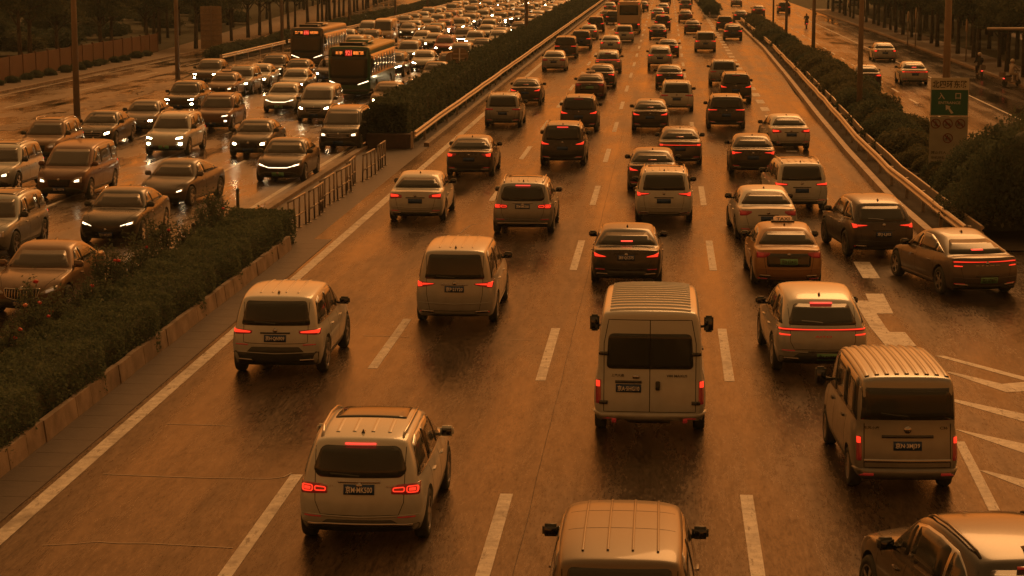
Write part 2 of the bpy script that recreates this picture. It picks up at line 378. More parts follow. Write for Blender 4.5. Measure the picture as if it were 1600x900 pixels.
def wheel_meshes(r, style):
    k = (round(r,3),style)
    if k in _wheels: return _wheels[k]
    bm = bmesh.new(); wd = .20
    lathe(bm, [(r*.62,-wd/2),(r*.93,-wd/2),(r,-wd/2+.03),(r,wd/2-.03),(r*.93,wd/2),(r*.66,wd/2),(r*.64,wd/2-.05),(r*.3,wd/2-.06),(r*.02,wd/2-.06)], 'x', 28)
    ty = bm2me(bm,'wheel',True); ty.materials.append(M['rubber'])
    bm = bmesh.new()
    lathe(bm, [(r*.66,wd/2-.015),(r*.68,wd/2+.002),(r*.62,wd/2-.002),(r*.61,wd/2-.045)], 'x', 28, cap=False)
    lathe(bm, [(r*.16,wd/2-.05),(r*.16,wd/2-.012),(r*.1,wd/2-.005)], 'x', 12)
    ns = {'five':5,'multi':10,'steel':16}[style]; hw = {'five':.045,'multi':.018,'steel':.03}[style]
    for q in range(ns):
        a = 2*math.pi*q/ns; ca,sa = math.cos(a),math.sin(a)
        pts = []
        for rr,ww in ((r*.12,hw),(r*.63,hw*.75)):
            for t in (-1,1):
                for x in (wd/2-.045,wd/2-.008): pts.append(bm.verts.new((x, ca*rr-sa*ww*t, sa*rr+ca*ww*t)))
        for f in ((0,1,3,2),(4,6,7,5),(0,4,5,1),(2,3,7,6),(1,5,7,3),(0,2,6,4)): bm.faces.new([pts[i] for i in f])
    rm = bm2me(bm,'rim',False); rm.materials.append(M['rim'])
    _wheels[k] = (ty,rm); return _wheels[k]
REAR = {  # lamp shapes as (share of half width, share of belt height); 'lit' pieces inside the housing
 'split': dict(h=[[(.93,.86),(.93,.70),(.50,.72),(.50,.82),(.60,.85)]], lit=[[(.90,.82),(.90,.735),(.74,.74),(.74,.82)],[(.70,.81),(.70,.75),(.53,.755),(.53,.80)]], c3=1, ring=1),
 'blade': dict(h=[[(.94,.85),(.94,.74),(.52,.77),(.50,.83)]], lit=[[(.93,.84),(.92,.775),(.55,.785),(.54,.81)]], c3=0),
 'wedge': dict(h=[[(.95,.93),(.93,.78),(.58,.84),(.46,.88)]], lit=[[(.93,.91),(.91,.80),(.80,.82),(.82,.90)],[(.80,.885),(.80,.845),(.52,.87),(.52,.88)]], c3=0),
 'hook': dict(h=[[(.95,.90),(.93,.74),(.56,.76),(.58,.80),(.78,.84)]], lit=[[(.93,.88),(.91,.78),(.80,.775),(.60,.775),(.60,.79),(.80,.83)]], c3=1),
 'bar': dict(h=[[(.94,.86),(.94,.77),(.0,.79),(.0,.84)]], lit=[[(.93,.85),(.93,.785),(.78,.79),(.78,.845)],[(.76,.822),(.76,.805),(.0,.805),(.0,.822)]], c3=1, join=1),
 'sedan': dict(h=[[(.94,.92),(.93,.74),(.50,.78),(.50,.86),(.62,.90)]], lit=[[(.92,.89),(.91,.80),(.62,.815),(.62,.87)]], c3=0),
 'long': dict(h=[[(.95,.93),(.94,.76),(.70,.78),(.55,.86),(.56,.91)]], lit=[[(.93,.91),(.92,.79),(.76,.80),(.72,.88)]], c3=0),
 'upright': dict(h=[[(.925,.86),(.925,.52),(.84,.52),(.84,.86)]], lit=[[(.915,.845),(.915,.76),(.855,.76),(.855,.845)]], c3=0),
 'thin': dict(h=[[(.95,.93),(.94,.87),(.46,.89),(.46,.93)]], lit=[[(.93,.92),(.93,.885),(.50,.90),(.50,.918)]], c3=0),
 'line': dict(h=[[(.96,.92),(.95,.85),(.0,.875),(.0,.90)]], lit=[[(.93,.90),(.93,.878),(.0,.885),(.0,.90)],[(.93,.80),(.92,.77),(.70,.77),(.70,.79)]], c3=1, join=1),
}
FRONT = {  # share of half width, share of front top height
 'oval': dict(h=[[(.88,.93),(.90,.72),(.62,.70),(.52,.78),(.66,.92)]], lit=[[(.80,.86),(.80,.76),(.62,.75),(.63,.82)]], g=[(.44,.86),(.38,.58),(0,.53)], gm='grille'),
 'vgrille': dict(h=[[(.92,.98),(.93,.84),(.55,.72),(.52,.80),(.78,.95)]], lit=[[(.86,.92),(.86,.85),(.66,.78),(.66,.86)]], g=[(.46,.92),(.40,.66),(.12,.58),(0,.57)], gm='chromebars'),
 'slim': dict(h=[[(.90,.95),(.92,.84),(.50,.76),(.48,.82)]], lit=[[(.87,.92),(.87,.86),(.70,.82),(.70,.88)],[(.68,.87),(.68,.845),(.51,.79),(.51,.81)]], g=[(.50,.66),(.42,.40),(0,.38)], gm='grille'),
 'bar': dict(h=[[(.92,.98),(.93,.86),(.40,.75),(.40,.80)]], lit=[[(.88,.94),(.88,.89),(.66,.84),(.66,.89)],[(.66,.865),(.66,.845),(.42,.775),(.0,.775),(.0,.80),(.40,.80)]], g=[(.62,.52),(.50,.34),(0,.33)], gm='grille'),
 'shut': dict(h=[[(.90,.93),(.92,.80),(.70,.72),(.62,.74),(.74,.86)]], lit=[[(.87,.89),(.87,.83),(.70,.77),(.70,.82)]], g=[(.60,.34),(.56,.24),(0,.24)], gm='grille'),
 'square': dict(h=[[(.92,.94),(.93,.76),(.62,.76),(.62,.90)]], lit=[[(.86,.90),(.86,.80),(.68,.80),(.68,.88)]], g=[(.55,.90),(.52,.72),(0,.72)], gm='chromebars'),
 'fog': dict(h=[[(.92,.96),(.94,.86),(.56,.80),(.54,.88)]], lit=[[(.88,.93),(.88,.88),(.60,.85),(.60,.885)],[(.86,.66),(.86,.58),(.72,.58),(.72,.66)]], g=[(.70,.50),(.55,.34),(0,.34)], gm='grille'),
}
def mirror_poly(p, sg): return [(a*sg,b) for a,b in (p if sg>0 else p[::-1])]
def make_car(kind, rear='blade', front='oval', plate='blueplate', ptext=None, pz=.72, rails=False, fin=True, roof=None, wheel='five', lowblack=.5, badge=None, spare=(), far=False, **kw):
    s = spec(kind, **kw); pr = Proto(); W,L = s['W'],s['L']; hw = W/2; st,rf,r,c = s['st'],s['roof'],s['r'],s['c']; n = len(st)-1
    me,sk = body_mesh(s); B = pr.add('body', me, [P['white'],M['rimdark']], slot='paint')
    zr, zf = st[0][1], st[n][1]; van = kind in ('van','mini')
    A = pr.add
    # glass
    x0,x1 = hw*st[r][2]*.925, hw*rf[0][2]; z0,z1 = st[r][1], rf[0][1]; h = z1-z0
    if kind=='van':
        for sg in (-1,1):
            A('rear_window', sk.panel(clip(rnd([(-.76,z0+.03),(.76,z0+.03),(.72,z0+.66),(-.72,z0+.66)],.10),0,*((.006,2) if sg>0 else (-2,-.006))),'rear',.008),M['glass'])
    elif kind=='mini':
        A('window_surround', sk.panel(rnd([(-.80,z0+.10),(.80,z0+.10),(.745,z0+.60),(-.745,z0+.60)],.04),'rear',.006),M['trim'])
        A('rear_window', sk.panel(rnd([(-.66,z0+.14),(.66,z0+.14),(.63,z0+.56),(-.63,z0+.56)],.07),'rear',.012),M['glass'])
    else:
        a,b = (.10,.13) if r>0 else (.13,.14)
        rw = [(-(x0-a),z0+.045),((x0-a),z0+.045),((x1-b+.04),z1-.06),(-(x1-b+.04),z1-.06)]
        if s.get('oval'): rw = [(-(x0-.22),z0+.06),(x0-.22,z0+.06),(x0-.14,z0+.16),(x1-.09,z1-.11),(x1-.16,z1-.07),(-(x1-.16),z1-.07),(-(x1-.09),z1-.11),(-(x0-.14),z0+.16)]
        A('rear_window', sk.panel(rnd(rw,.06 if not s.get('oval') else .12),'rear',.007,.12),M['glass'])
        if r==0: A('rear_wiper', sk.strip([(.0,z0+.08),(-.2,z0+.10),(-.42,z0+.11)],.03,'rear',.02),M['black'])
    xc0,xc1 = hw*st[c][2]*.925, hw*rf[-1][2]
    A('windscreen', sk.panel(rnd([(xc0-.10,st[c][1]+.05),(-(xc0-.10),st[c][1]+.05),(-(xc1-.10),rf[-1][1]-.06),(xc1-.10,rf[-1][1]-.06)],.05),'front',.007,.12),M['wind'])
    bot = [(st[c][0]-.18,st[c][1]+.05)]; top = []
    ys = [(st[j][0],st[j][1]) for j in range(r,c+1)]
    for (yy,zz) in ys[1:-1]: bot.insert(0,(yy,zz+.045))
    y0g = st[r][0]+(.30 if r==0 else .22); bot.insert(0,(y0g,ys[0][1]+.05))
    for (yy,zz,_) in rf: top.append((yy,zz-.085))
    top[0] = (rf[0][0]+(.14 if r==0 else .05), top[0][1]-.02); top[-1] = (top[-1][0]-.03, top[-1][1])
    side = bot + top[::-1]
    if kind=='van': side = clip(side,0,L*.60,L)
    cuts = {'suv':(.0,.27,.50,.9),'csuv':(.0,.27,.51,.9),'sedan':(.0,.29,.51,.9),'fast':(.0,.27,.51,.9),'mpv':(.0,.26,.52,.9),'van':(0,.60,.62,.95),'mini':(0,.28,.58,.95)}[kind]
    for sd in ('right','left'):
        A('window_trim', sk.panel(rnd(side,.05),sd,.004,.15),M['chrome'] if s.get('chrome') else M['trim'])
        for a,b in zip(cuts,cuts[1:]):
            p = clip([(q[0],q[1]) for q in side],0,a*L+.03,b*L-.03)
            if len(p)>2:
                cx = sum(q[0] for q in p)/len(p); cz = sum(q[1] for q in p)/len(p)
                p = [(cx+(q[0]-cx)*.95, cz+(q[1]-cz)*.90) for q in p]
                if max(q[0] for q in p)-min(q[0] for q in p) > .2: A('side_window', sk.panel(rnd(p,.04),sd,.010,.15),M['glass'])
        sg = 1 if sd=='right' else -1
        if not far:
            dx = [cuts[1]*L, cuts[2]*L, cuts[2]*L+(L*.21)]
            for q,yy in enumerate(dx):
                A('door_gap', sk.strip([(yy,s['zb']+.14),(yy,st[c][1]-.02)],.014,sd,.0015),M['seam'])
            for yy in (dx[0]+.28, dx[1]+.28):
                A('door_handle', sk.panel(rnd([(yy-.09,st[c][1]-.15),(yy+.09,st[c][1]-.14),(yy+.09,st[c][1]-.115),(yy-.09,st[c][1]-.125)],.01),sd,.03),None,slot='paint') if not van else A('door_handle', sk.panel(rnd([(yy-.09,.98),(yy+.09,.98),(yy+.09,1.02),(yy-.09,1.02)],.01),sd,.03),M['black'])
        A('sill', sk.strip([(s['ax'][0]+s['wh']+.06,s['zb']+.075),(s['ax'][1]-s['wh']-.06,s['zb']+.075)],.12,sd,.012),M['black'] if s.get('clad',r==0) else None,slot=None if s.get('clad',r==0) else 'paint')
        # mirror
        bm = bmesh.new(); my = st[c][0]-.22; mz = st[c][1]+.11; mx = sg*(hw*st[c][2]+.03); big = van
        a,b,d = (.09,.05,.16) if big else (.105,.07,.078)
        if big: mx = sg*(hw+.10); mz += .06
        vs = box(bm, mx-a,mx+a,my-b,my+b,mz-d,mz+d, .03)
        tube(bm, [(sg*(hw*.84),my+.02,mz-.07),(mx,my+.02,mz-.04)], .03, 6)
        A('wing_mirror', bm, M['black'] if s.get('dmir',True) else None, slot=None if s.get('dmir',True) else 'paint')
        bm = bmesh.new(); box(bm,mx-a*.74,mx+a*.74,my-b-.003,my-b+.003,mz-d*.68,mz+d*.68,.002); A('mirror_glass',bm,M['mirror'],parent=len(pr.parts)-1)
    # wheels
    ty,rm = wheel_meshes(s['wh'],wheel)
    for yy in s['ax']:
        for sg in (-1,1):
            wi = A('wheel', ty, None, loc=(sg*(hw-.125),yy,s['wh'],0 if sg>0 else math.pi))
            A('rim', rm, None, parent=wi)
    # rear lamps
    D = {k:v for k,v in REAR[rear].items()}
    top = max(q[1] for p_ in D['h'] for q in p_); sh = 0 if van else max(0,min(.12,.995-top))*(1 if r==0 else .6)
    D['h'] = [[(q[0],q[1]+sh) for q in p_] for p_ in D['h']]; D['lit'] = [[(q[0],q[1]+sh) for q in p_] for p_ in D['lit']]
    def lamps(D, view, ztop, hname, lname, hm, slot, hslot):
        for sg in (1,-1):
            if D.get('join') or (D.get('jl')): pass
            for poly in D['h']:
                q = mirror_poly([(a*hw*(st[0][2] if view=='rear' else st[n][2])*1.04,b*ztop) for a,b in poly],sg)
                hi = A(hname, sk.panel(rnd(q,.02),view,.008,.06), hm)
            for poly in D['lit']:
                q = mirror_poly([(a*hw*(st[0][2] if view=='rear' else st[n][2])*1.04,b*ztop) for a,b in poly],sg)
                if D.get('ring'):
                    cx = sum(p[0] for p in q)/len(q); cz = sum(p[1] for p in q)/len(q)
                    rq = rnd(q,.03)+[rnd(q,.03)[0]]
                    A(lname, sk.strip(rq,.018,view,.016,.03), M['tail'], parent=hi, slot=slot)
                    if abs(cx)>.8*hw*.9:
                        A(lname, sk.panel(rnd([(cx+(p[0]-cx)*.6,cz+(p[1]-cz)*.5) for p in q],.01),view,.014,.05), M['tail'], parent=hi, slot=slot)
                else:
                    A(lname, sk.panel(rnd(q,.012),view,.014,.05), M['tail'] if view=='rear' else M['head'], parent=hi, slot=slot)
    lamps(D,'rear',zr,'tail_light','lamp',M['lens'],'tail','x')
    if D['c3'] and not van:
        if r==0: zz = rf[0][1]-.045; A('brake_light', sk.panel([(-.22,zz-.009),(.22,zz-.009),(.22,zz+.009),(-.22,zz+.009)],'rear',.02,.1),M['brake'],slot='brake')
        else:
            zz = z0+.12; A('brake_light', sk.panel([(-.15,zz-.012),(.15,zz-.012),(.15,zz+.012),(-.15,zz+.012)],'rear',.014,.1),M['brake'],slot='brake')
    # plates and rear panel work
    zp = pz*zr; pw,ph = (.22,.07)
    if s.get('px'): pxc = s['px']
    else: pxc = 0
    pi_ = A('number_plate', sk.panel([(pxc-pw,zp-ph),(pxc+pw,zp-ph),(pxc+pw,zp+ph),(pxc-pw,zp+ph)],'rear',.014,.2),M[plate])
    if ptext: A('characters', sk.text(ptext,pxc,zp,.38,.10,'rear',.018),M['platetext'] if plate=='blueplate' else M['platedark'],parent=pi_,smooth=False)
    zf2 = .40*zf/.85
    pj = A('number_plate', sk.panel([(-pw,zf2-ph),(pw,zf2-ph),(pw,zf2+ph),(-pw,zf2+ph)],'front',.02,.2),M[plate])
    if s.get('ftext'): A('characters', sk.text(s['ftext'],0,zf2,.38,.10,'front',.024),M['platetext'],parent=pj,smooth=False)
    lb = lowblack*zr*.72
    if not van:
        A('rear_valance', sk.panel(rnd([(-hw*.86,s['zb']+.02),(hw*.86,s['zb']+.02),(hw*.90,lb*.86),(hw*.62,lb*.80),(hw*.5,lb),(-hw*.5,lb),(-hw*.62,lb*.80),(-hw*.90,lb*.86)],.04),'rear',.008,.12),M['black'])
        for sg in (-1,1):
            q = [(sg*.50*hw,s['zb']+.10),(sg*.80*hw,s['zb']+.11),(sg*.80*hw,s['zb']+.155),(sg*.50*hw,s['zb']+.145)]
            if not far: A('exhaust_trim', sk.panel(rnd(q if sg>0 else q[::-1],.015),'rear',.016,.1),M['chrome'])
            q = [(sg*.58*hw,lb+.03),(sg*.84*hw,lb+.035),(sg*.84*hw,lb+.055),(sg*.58*hw,lb+.05)]
            A('reflector', sk.panel(q if sg>0 else q[::-1],'rear',.008,.1),M['taildim'])
        if not far:
            zt,ztb = (rf[0][1]-.09 if r==0 else z0+.02), lb+.07
            xa = hw*.80
            A('tailgate_gap', sk.strip([(-xa*.86,zt-.0) if r==0 else (-xa*.9,zt), (-xa*.84,zr*.72),(-xa*.74,ztb),(0,ztb-.01),(xa*.74,ztb),(xa*.84,zr*.72),(xa*.86,zt) if r==0 else (xa*.9,zt)],.012,'rear',.0015,.06),M['seam'])
            A('bumper_crease', sk.strip([(-hw*.88,zr*.53),(0,zr*.50),(hw*.88,zr*.53)],.02,'rear',.012,.1),None,slot='paint')
            A('plate_recess', sk.strip([(-.30,zp+ph+.035),(.30,zp+ph+.035)],.035,'rear',.014,.1),M['chrome'] if s.get('chr') else M['trim'])
            bm = sk.panel([(.045*math.cos(t*math.pi/6),zr*(.955 if r==0 else .90)+.045*math.sin(t*math.pi/6)) for t in range(12)],'rear',.014,.2)
            if s.get('emb',True): A('badge', bm, M['chrome'])
    # front
    DF = FRONT[front]
    lamps(DF,'front',zf,'headlight','lamp',M['clear'],'head','x')
    g = [(a*hw,b*zf) for a,b in DF['g']]; g = [(-a,b) for a,b in g] + [(a,b) for a,b in g[::-1] if a>0]
    gi = A('grille', sk.panel(rnd(g,.04),'front',.008,.1),M['grille'])
    if DF['gm']=='chromebars':
        gw = g[0][0]; zt_,zb_ = DF['g'][0][1]*zf, DF['g'][-1][1]*zf
        A('grille_frame', sk.strip(rnd(g,.04)+[rnd(g,.04)[0]],.025,'front',.016),M['chrome'],parent=gi)
        if s.get('vbars'):
            for q in range(-5,6): A('grille_bar', sk.strip([(q*hw*.075,zb_+.03+abs(q)*.008),(q*hw*.075,zt_-.02)],.016,'front',.016),M['chrome'],parent=gi)
        else:
            for q in (.35,.65): A('grille_bar', sk.strip([(-hw*.40,zb_+(zt_-zb_)*q),(hw*.40,zb_+(zt_-zb_)*q)],.02,'front',.016),M['chrome'],parent=gi)
    A('front_intake', sk.panel(rnd([(-hw*.80,s['zb']+.03),(hw*.80,s['zb']+.03),(hw*.74,s['zb']+.17),(hw*.5,s['zb']+.24),(-hw*.5,s['zb']+.24),(-hw*.74,s['zb']+.17)],.03),'front',.008,.12),M['black'])
    if not far:
        bm = sk.panel([(.05*math.cos(t*math.pi/6),DF['g'][0][1]*zf+.0+.05*math.sin(t*math.pi/6)) for t in range(12)],'front',.02,.2)
        A('badge', bm, M['chrome'])
        for sg in (-1,1):
            A('bonnet_gap', sk.strip([(sg*hw*.80,st[c][0]+.12),(sg*hw*.74,(st[c][0]+L)/2),(sg*hw*.55,L-.30)],.012,'top',.0015),M['seam'])
            q = [(sg*.60*hw,.30*zf+.06),(sg*.84*hw,.30*zf+.10),(sg*.84*hw,.30*zf+.03)]
            A('fog_recess', sk.panel(rnd(q if sg>0 else q[::-1],.02),'front',.008,.1),M['black'])
    # roof
    if rails:
        for sg in (-1,1):
            bm = bmesh.new(); pts = []
            for k,(yy,zz,wq) in enumerate(rf):
                x = sg*(hw*wq-.075); yy = yy+.12 if k==0 else (yy-.12 if k==len(rf)-1 else yy)
                hz = sk.hit(x,yy,'top',0)[0].z; pts.append((x,yy,hz+(.0 if k in (0,len(rf)-1) else .055)))
            pts = [pts[0], (pts[0][0],pts[0][1]+.12,pts[0][2]+.05)]+pts[1:-1]+[(pts[-1][0],pts[-1][1]-.12,pts[-1][2]+.045),pts[-1]]
            tube(bm, pts, .019, 6); A('roof_rail', bm, M['chrome'] if rails=='chrome' else M['trim'])
    if fin:
        bm = bmesh.new(); yy = rf[0][0]+.22; z = sk.hit(0,yy,'top',0)[0].z-.01
        v = [bm.verts.new(p) for p in ((-.03,yy+.12,z),(.03,yy+.12,z),(.03,yy-.05,z),(-.03,yy-.05,z),(0,yy-.06,z+.07),(0,yy+.0,z+.05))]
        for f in ((0,1,5),(1,2,4,5),(2,3,4),(3,0,5,4)): bm.faces.new([v[i] for i in f])
        A('aerial_fin', bm, M['trim'] if s.get('finb',True) else None, smooth=False)
    ya,yb = rf[0][0]+.22, rf[-1][0]-.12
    if roof=='sunroof':
        A('sunroof', sk.panel(rnd([(-hw*.56,ya+(yb-ya)*.42),(hw*.56,ya+(yb-ya)*.42),(hw*.54,yb-.02),(-hw*.54,yb-.02)],.06),'top',.006,.15),M['glass'])
    if roof in('ribs','sunroof') :
        for q in (-.36,-.13,.13,.36):
            y2 = ya+.05+(yb-ya)*(.34 if roof=='sunroof' else .9)
            A('roof_rib', sk.strip([(q*hw*1.1,ya+.02),(q*hw*1.1,y2)],.035 if roof!='sunroof' else .06,'top',.010),None,slot='paint')
    if roof=='cross':
        for q in range(15): A('roof_rib', sk.strip([(-hw*.70,ya+(yb-ya)*q/14-.1),(hw*.70,ya+(yb-ya)*q/14-.1)],.085,'top',.022),None,slot='paint')
    if roof=='long':
        for q in range(-4,5): A('roof_rib', sk.strip([(q*hw*.185,ya-.12),(q*hw*.185,yb+.02)],.075,'top',.018),None,slot='paint')
    if roof=='grooves':
        for q in (-.45,-.15,.15,.45): A('roof_rib', sk.strip([(q*hw,ya-.0),(q*hw,yb-.05)],.03,'top',.016),M['trim'] if 0 else None,slot='paint')
        for y2 in (ya+(yb-ya)*.33,ya+(yb-ya)*.66): A('roof_seam', sk.strip([(-hw*.66,y2),(hw*.66,y2)],.01,'top',.0015),M['seam'])
    for f in spare: f(s,sk,A,pr)
    pr.s = s; pr.sk = sk
    return pr
SLOTM = {'tail':('tail','taildim'),'head':('head','headdim'),'brake':('brake','taildim')}
def set_slots(o, slot, pnt, tail, head, brake):
    if slot is None: return
    if slot=='paint': m = P[pnt]
    elif slot=='tail': m = M['tail'] if tail else M['taildim']
    elif slot=='brake': m = M['brake'] if brake else M['taildim']
    elif slot=='head': m = M['head'] if head==1 else (M['drl'] if head==2 else M['headdim'])
    if len(o.material_slots)==0: o.data.materials.append(m)
    o.material_slots[0].link = 'OBJECT'; o.material_slots[0].material = m
def place(pr, name, x, y, rz, pnt, label, cat='car', group=None, tail=True, head=0, brake=None):
    """a thing and copies of every part of its kind (meshes shared)"""
    root = empty(name, (x,y,0), rz); tag(root, label, cat, group); obs = []
    if brake is None: brake = tail
    cy = pr.s['L']/2; off = Vector((0,-cy,0))
    for nm,me,par,loc,slot,lab in pr.parts:
        o = bpy.data.objects.new(nm, me); col.objects.link(o)
        if par is None:
            o.parent = root; o.location = off
            if loc: o.location = off+Vector(loc[:3]); o.rotation_euler[2] = loc[3]
        else: o.parent = obs[par]
        set_slots(o, slot, pnt, tail, head, brake); obs.append(o)
    return root
def far_version(pr):
    """the same kind with its small parts merged into the body, for cars a few pixels wide"""
    fp = Proto(); fp.s = pr.s; keep = ('rear_window','windscreen','headlight','tail_light','brake_light')
    groups = []; main = []
    for i,(nm,me,par,loc,slot,lab) in enumerate(pr.parts):
        if nm in keep: groups.append([i])
        elif par is not None and pr.parts[par][0] in keep: [g.append(i) for g in groups if g[0]==par]
        else: main.append(i)
    def join(idx, first):
        V=[];F=[];MI=[];mats=[];sm=[]
        for i in idx:
            nm,me,par,loc,slot,lab = pr.parts[i]
            if par is not None and pr.parts[par][3] and nm=='rim': loc = pr.parts[par][3]
            mx = Matrix.Translation(Vector(loc[:3]))@Matrix.Rotation(loc[3],4,'Z') if loc else Matrix()
            b = len(V); V += [tuple(mx@v.co) for v in me.vertices]
            for p in me.polygons:
                F.append([b+v for v in p.vertices]); sm.append(p.use_smooth)
                m = me.materials[p.material_index] if len(me.materials) else None
                if slot=='paint' and p.material_index==0: m = '@'
                if m not in mats: mats.append(m)
                MI.append(mats.index(m))
        nme = bpy.data.meshes.new(first); nme.from_pydata(V,[],F); nme.polygons.foreach_set('material_index',MI); nme.polygons.foreach_set('use_smooth',sm)
        if '@' in mats and mats[0]!='@': raise RuntimeError('order')
        for m in mats: nme.materials.append(P['white'] if m=='@' else m)
        return nme
    main.sort(key=lambda i: 0 if pr.parts[i][0]=='body' else 1)
    fp.parts.append(['body', join(main,'body'), None, None, 'paint', None])
    for g in groups:
        nm,me,par,loc,slot,lab = pr.parts[g[0]]
        if len(g)>1:
            fp.parts.append([nm, me, None, None, slot, None]); p = len(fp.parts)-1
            sl = pr.parts[g[1]][4]; jm = join(g[1:],'lamp')
            jm.materials.clear(); jm.materials.append(M['tail']); jm.polygons.foreach_set('material_index',[0]*len(jm.polygons))
            fp.parts.append(['lamp', jm, p, None, sl, None])
        else: fp.parts.append([nm, me, None, None, slot, None])
    return fp
# ------------------------------------------------------------------ ground, roads and markings
def asphalt(name, base, r0, r1, wet, tint=(1,.8,.6), spec=.55, bd=.012, ior=1.42):
    """wet asphalt: aggregate grain, long wheel tracks, oily and puddled patches"""
    m = bpy.data.materials.new(name); m.use_nodes = True; t = m.node_tree; b = t.nodes['Principled BSDF']; L = t.links.new
    g = t.nodes.new('ShaderNodeNewGeometry')
    def noise(scale, sc3, det=5, rough=.55):
        mp = t.nodes.new('ShaderNodeMapping'); mp.inputs['Scale'].default_value = sc3; L(g.outputs['Position'], mp.inputs[0])
        n = t.nodes.new('ShaderNodeTexNoise'); n.inputs['Scale'].default_value = scale; n.inputs['Detail'].default_value = det; n.inputs['Roughness'].default_value = rough
        L(mp.outputs[0], n.inputs['Vector']); return n.outputs[0]
    def rng_(v,a,b_,c,d):
        r = t.nodes.new('ShaderNodeMapRange'); r.inputs['From Min'].default_value=a; r.inputs['From Max'].default_value=b_; r.inputs['To Min'].default_value=c; r.inputs['To Max'].default_value=d
        L(v, r.inputs['Value']); return r.outputs[0]
    def mul(a,b_):
        x = t.nodes.new('ShaderNodeMath'); x.operation='MULTIPLY'; L(a,x.inputs[0]); L(b_,x.inputs[1]); return x.outputs[0]
    grain = noise(19,(1,.16,1),6,.78); patch = noise(.45,(1,.28,1),6,.6); track = noise(1.0,(.9,.03,1),3); fine = noise(5,(1,.16,1),6,.7)
    c = mul(mul(rng_(grain,.34,.66,.3,2.0), rng_(patch,.3,.7,.7,1.3)), rng_(fine,.3,.7,.65,1.35))
    c = mul(c, rng_(track,.35,.65,.75,1.25))
    v = t.nodes.new('ShaderNodeVectorMath'); v.operation='SCALE'; v.inputs[0].default_value = base; L(c,v.inputs['Scale']); L(v.outputs[0], b.inputs['Base Color'])
    ro = rng_(patch, .5-wet, .5+wet*.6, r0, r1)
    ad = t.nodes.new('ShaderNodeMath'); ad.operation='ADD'; L(ro, ad.inputs[0]); L(rng_(track,.35,.65,-.09,.09), ad.inputs[1])
    ad2 = t.nodes.new('ShaderNodeMath'); ad2.operation='ADD'; ad2.use_clamp=True; L(ad.outputs[0], ad2.inputs[0]); L(rng_(grain,.3,.7,-.05,.08), ad2.inputs[1])
    L(ad2.outputs[0], b.inputs['Roughness'])
    bp = t.nodes.new('ShaderNodeBump'); bp.inputs['Distance'].default_value=bd
    L(rng_(ro, r0, r1, .06,.55), bp.inputs['Strength']); L(grain, bp.inputs['Height']); L(bp.outputs[0], b.inputs['Normal'])
    sl_ = mul(mul(rng_(grain,.32,.68,.35,1.5), rng_(fine,.32,.68,.55,1.35)), rng_(patch,.3,.7,.75,1.2))
    hf = t.nodes.new('ShaderNodeMath'); hf.operation='MULTIPLY'; hf.inputs[1].default_value=spec; L(sl_, hf.inputs[0]); L(hf.outputs[0], b.inputs['Specular IOR Level'])
    b.inputs['IOR'].default_value = ior; b.inputs['Specular Tint'].default_value = (*tint,1)
    return m
ASP_R = asphalt('wet asphalt', (.048,.036,.024), .11, .33, .30, (1,.78,.52), .25)
ASP_L = asphalt('puddled asphalt', (.045,.036,.026), .04, .40, .16, (1,.95,.88), 1.3, .0035, 1.6)
SOIL = mat('dark soil', (.045,.036,.024), .9, noise=.4, nscale=1.5, bump=.3, bscale=8)
GRASSM = mat('rough grass ground', (.035,.042,.016), .9, noise=.5, nscale=.8, bump=.3, bscale=6)
PAVE = mat('wet paving', (.15,.115,.085), .5, noise=.25, nscale=1.2, bump=.15, bscale=12)
CONC = mat('stained concrete', (.27,.22,.17), .7, noise=.38, nscale=2.2, bump=.3, bscale=18)
GUTTER = mat('dark gutter slabs', (.045,.036,.028), .55, noise=.3, nscale=3, bump=.2, bscale=20)
WHITEM = mat('worn road paint', (.62,.62,.58), .5, noise=.28, nscale=5, bump=.15, bscale=30)
def wear(m):
    # paint worn down to the asphalt by tyres: cracks across and chipped patches
    t=m.node_tree; b=t.nodes['Principled BSDF']; g=t.nodes.new('ShaderNodeNewGeometry'); prev=b.inputs['Base Color'].links[0].from_socket; fac=None
    for sc_,v3,lo,hi in ((9,(1,.22,1),.56,.66),(1.3,(1,.5,1),.52,.75),(40,(1,.25,1),.58,.68)):
        mp=t.nodes.new('ShaderNodeMapping'); mp.inputs['Scale'].default_value=v3; t.links.new(g.outputs['Position'],mp.inputs[0])
        n=t.nodes.new('ShaderNodeTexNoise'); n.inputs['Scale'].default_value=sc_; n.inputs['Detail'].default_value=5; n.inputs['Roughness'].default_value=.7; t.links.new(mp.outputs[0],n.inputs['Vector'])
        r=t.nodes.new('ShaderNodeMapRange'); r.inputs['From Min'].default_value=lo; r.inputs['From Max'].default_value=hi; r.inputs['To Max'].default_value=.75; t.links.new(n.outputs[0],r.inputs['Value'])
        if fac is None: fac=r.outputs[0]
        else:
            x=t.nodes.new('ShaderNodeMath'); x.operation='MAXIMUM'; t.links.new(fac,x.inputs[0]); t.links.new(r.outputs[0],x.inputs[1]); fac=x.outputs[0]
    mx=t.nodes.new('ShaderNodeMix'); mx.data_type='RGBA'; mx.inputs[7].default_value=(.07,.055,.04,1); t.links.new(fac,mx.inputs[0]); t.links.new(prev,mx.inputs[6]); t.links.new(mx.outputs[2],b.inputs['Base Color'])
wear(WHITEM)
GALV = mat('galvanised steel', (.52,.48,.42), .38, .6, noise=.15, nscale=2)
POLE = mat('painted lamp post', (.26,.22,.18), .5, .1, noise=.12, nscale=1.5)
def sheet(name, pts, z, m, kind='structure'):
    bm = bmesh.new(); bm.faces.new([bm.verts.new((p[0],p[1],z)) for p in pts])
    o = newobj(name, bm2me(bm,name), mats=[m])
    if o.data.polygons[0].normal.z < 0: o.data.flip_normals()
    if kind: o['kind'] = kind
    return o
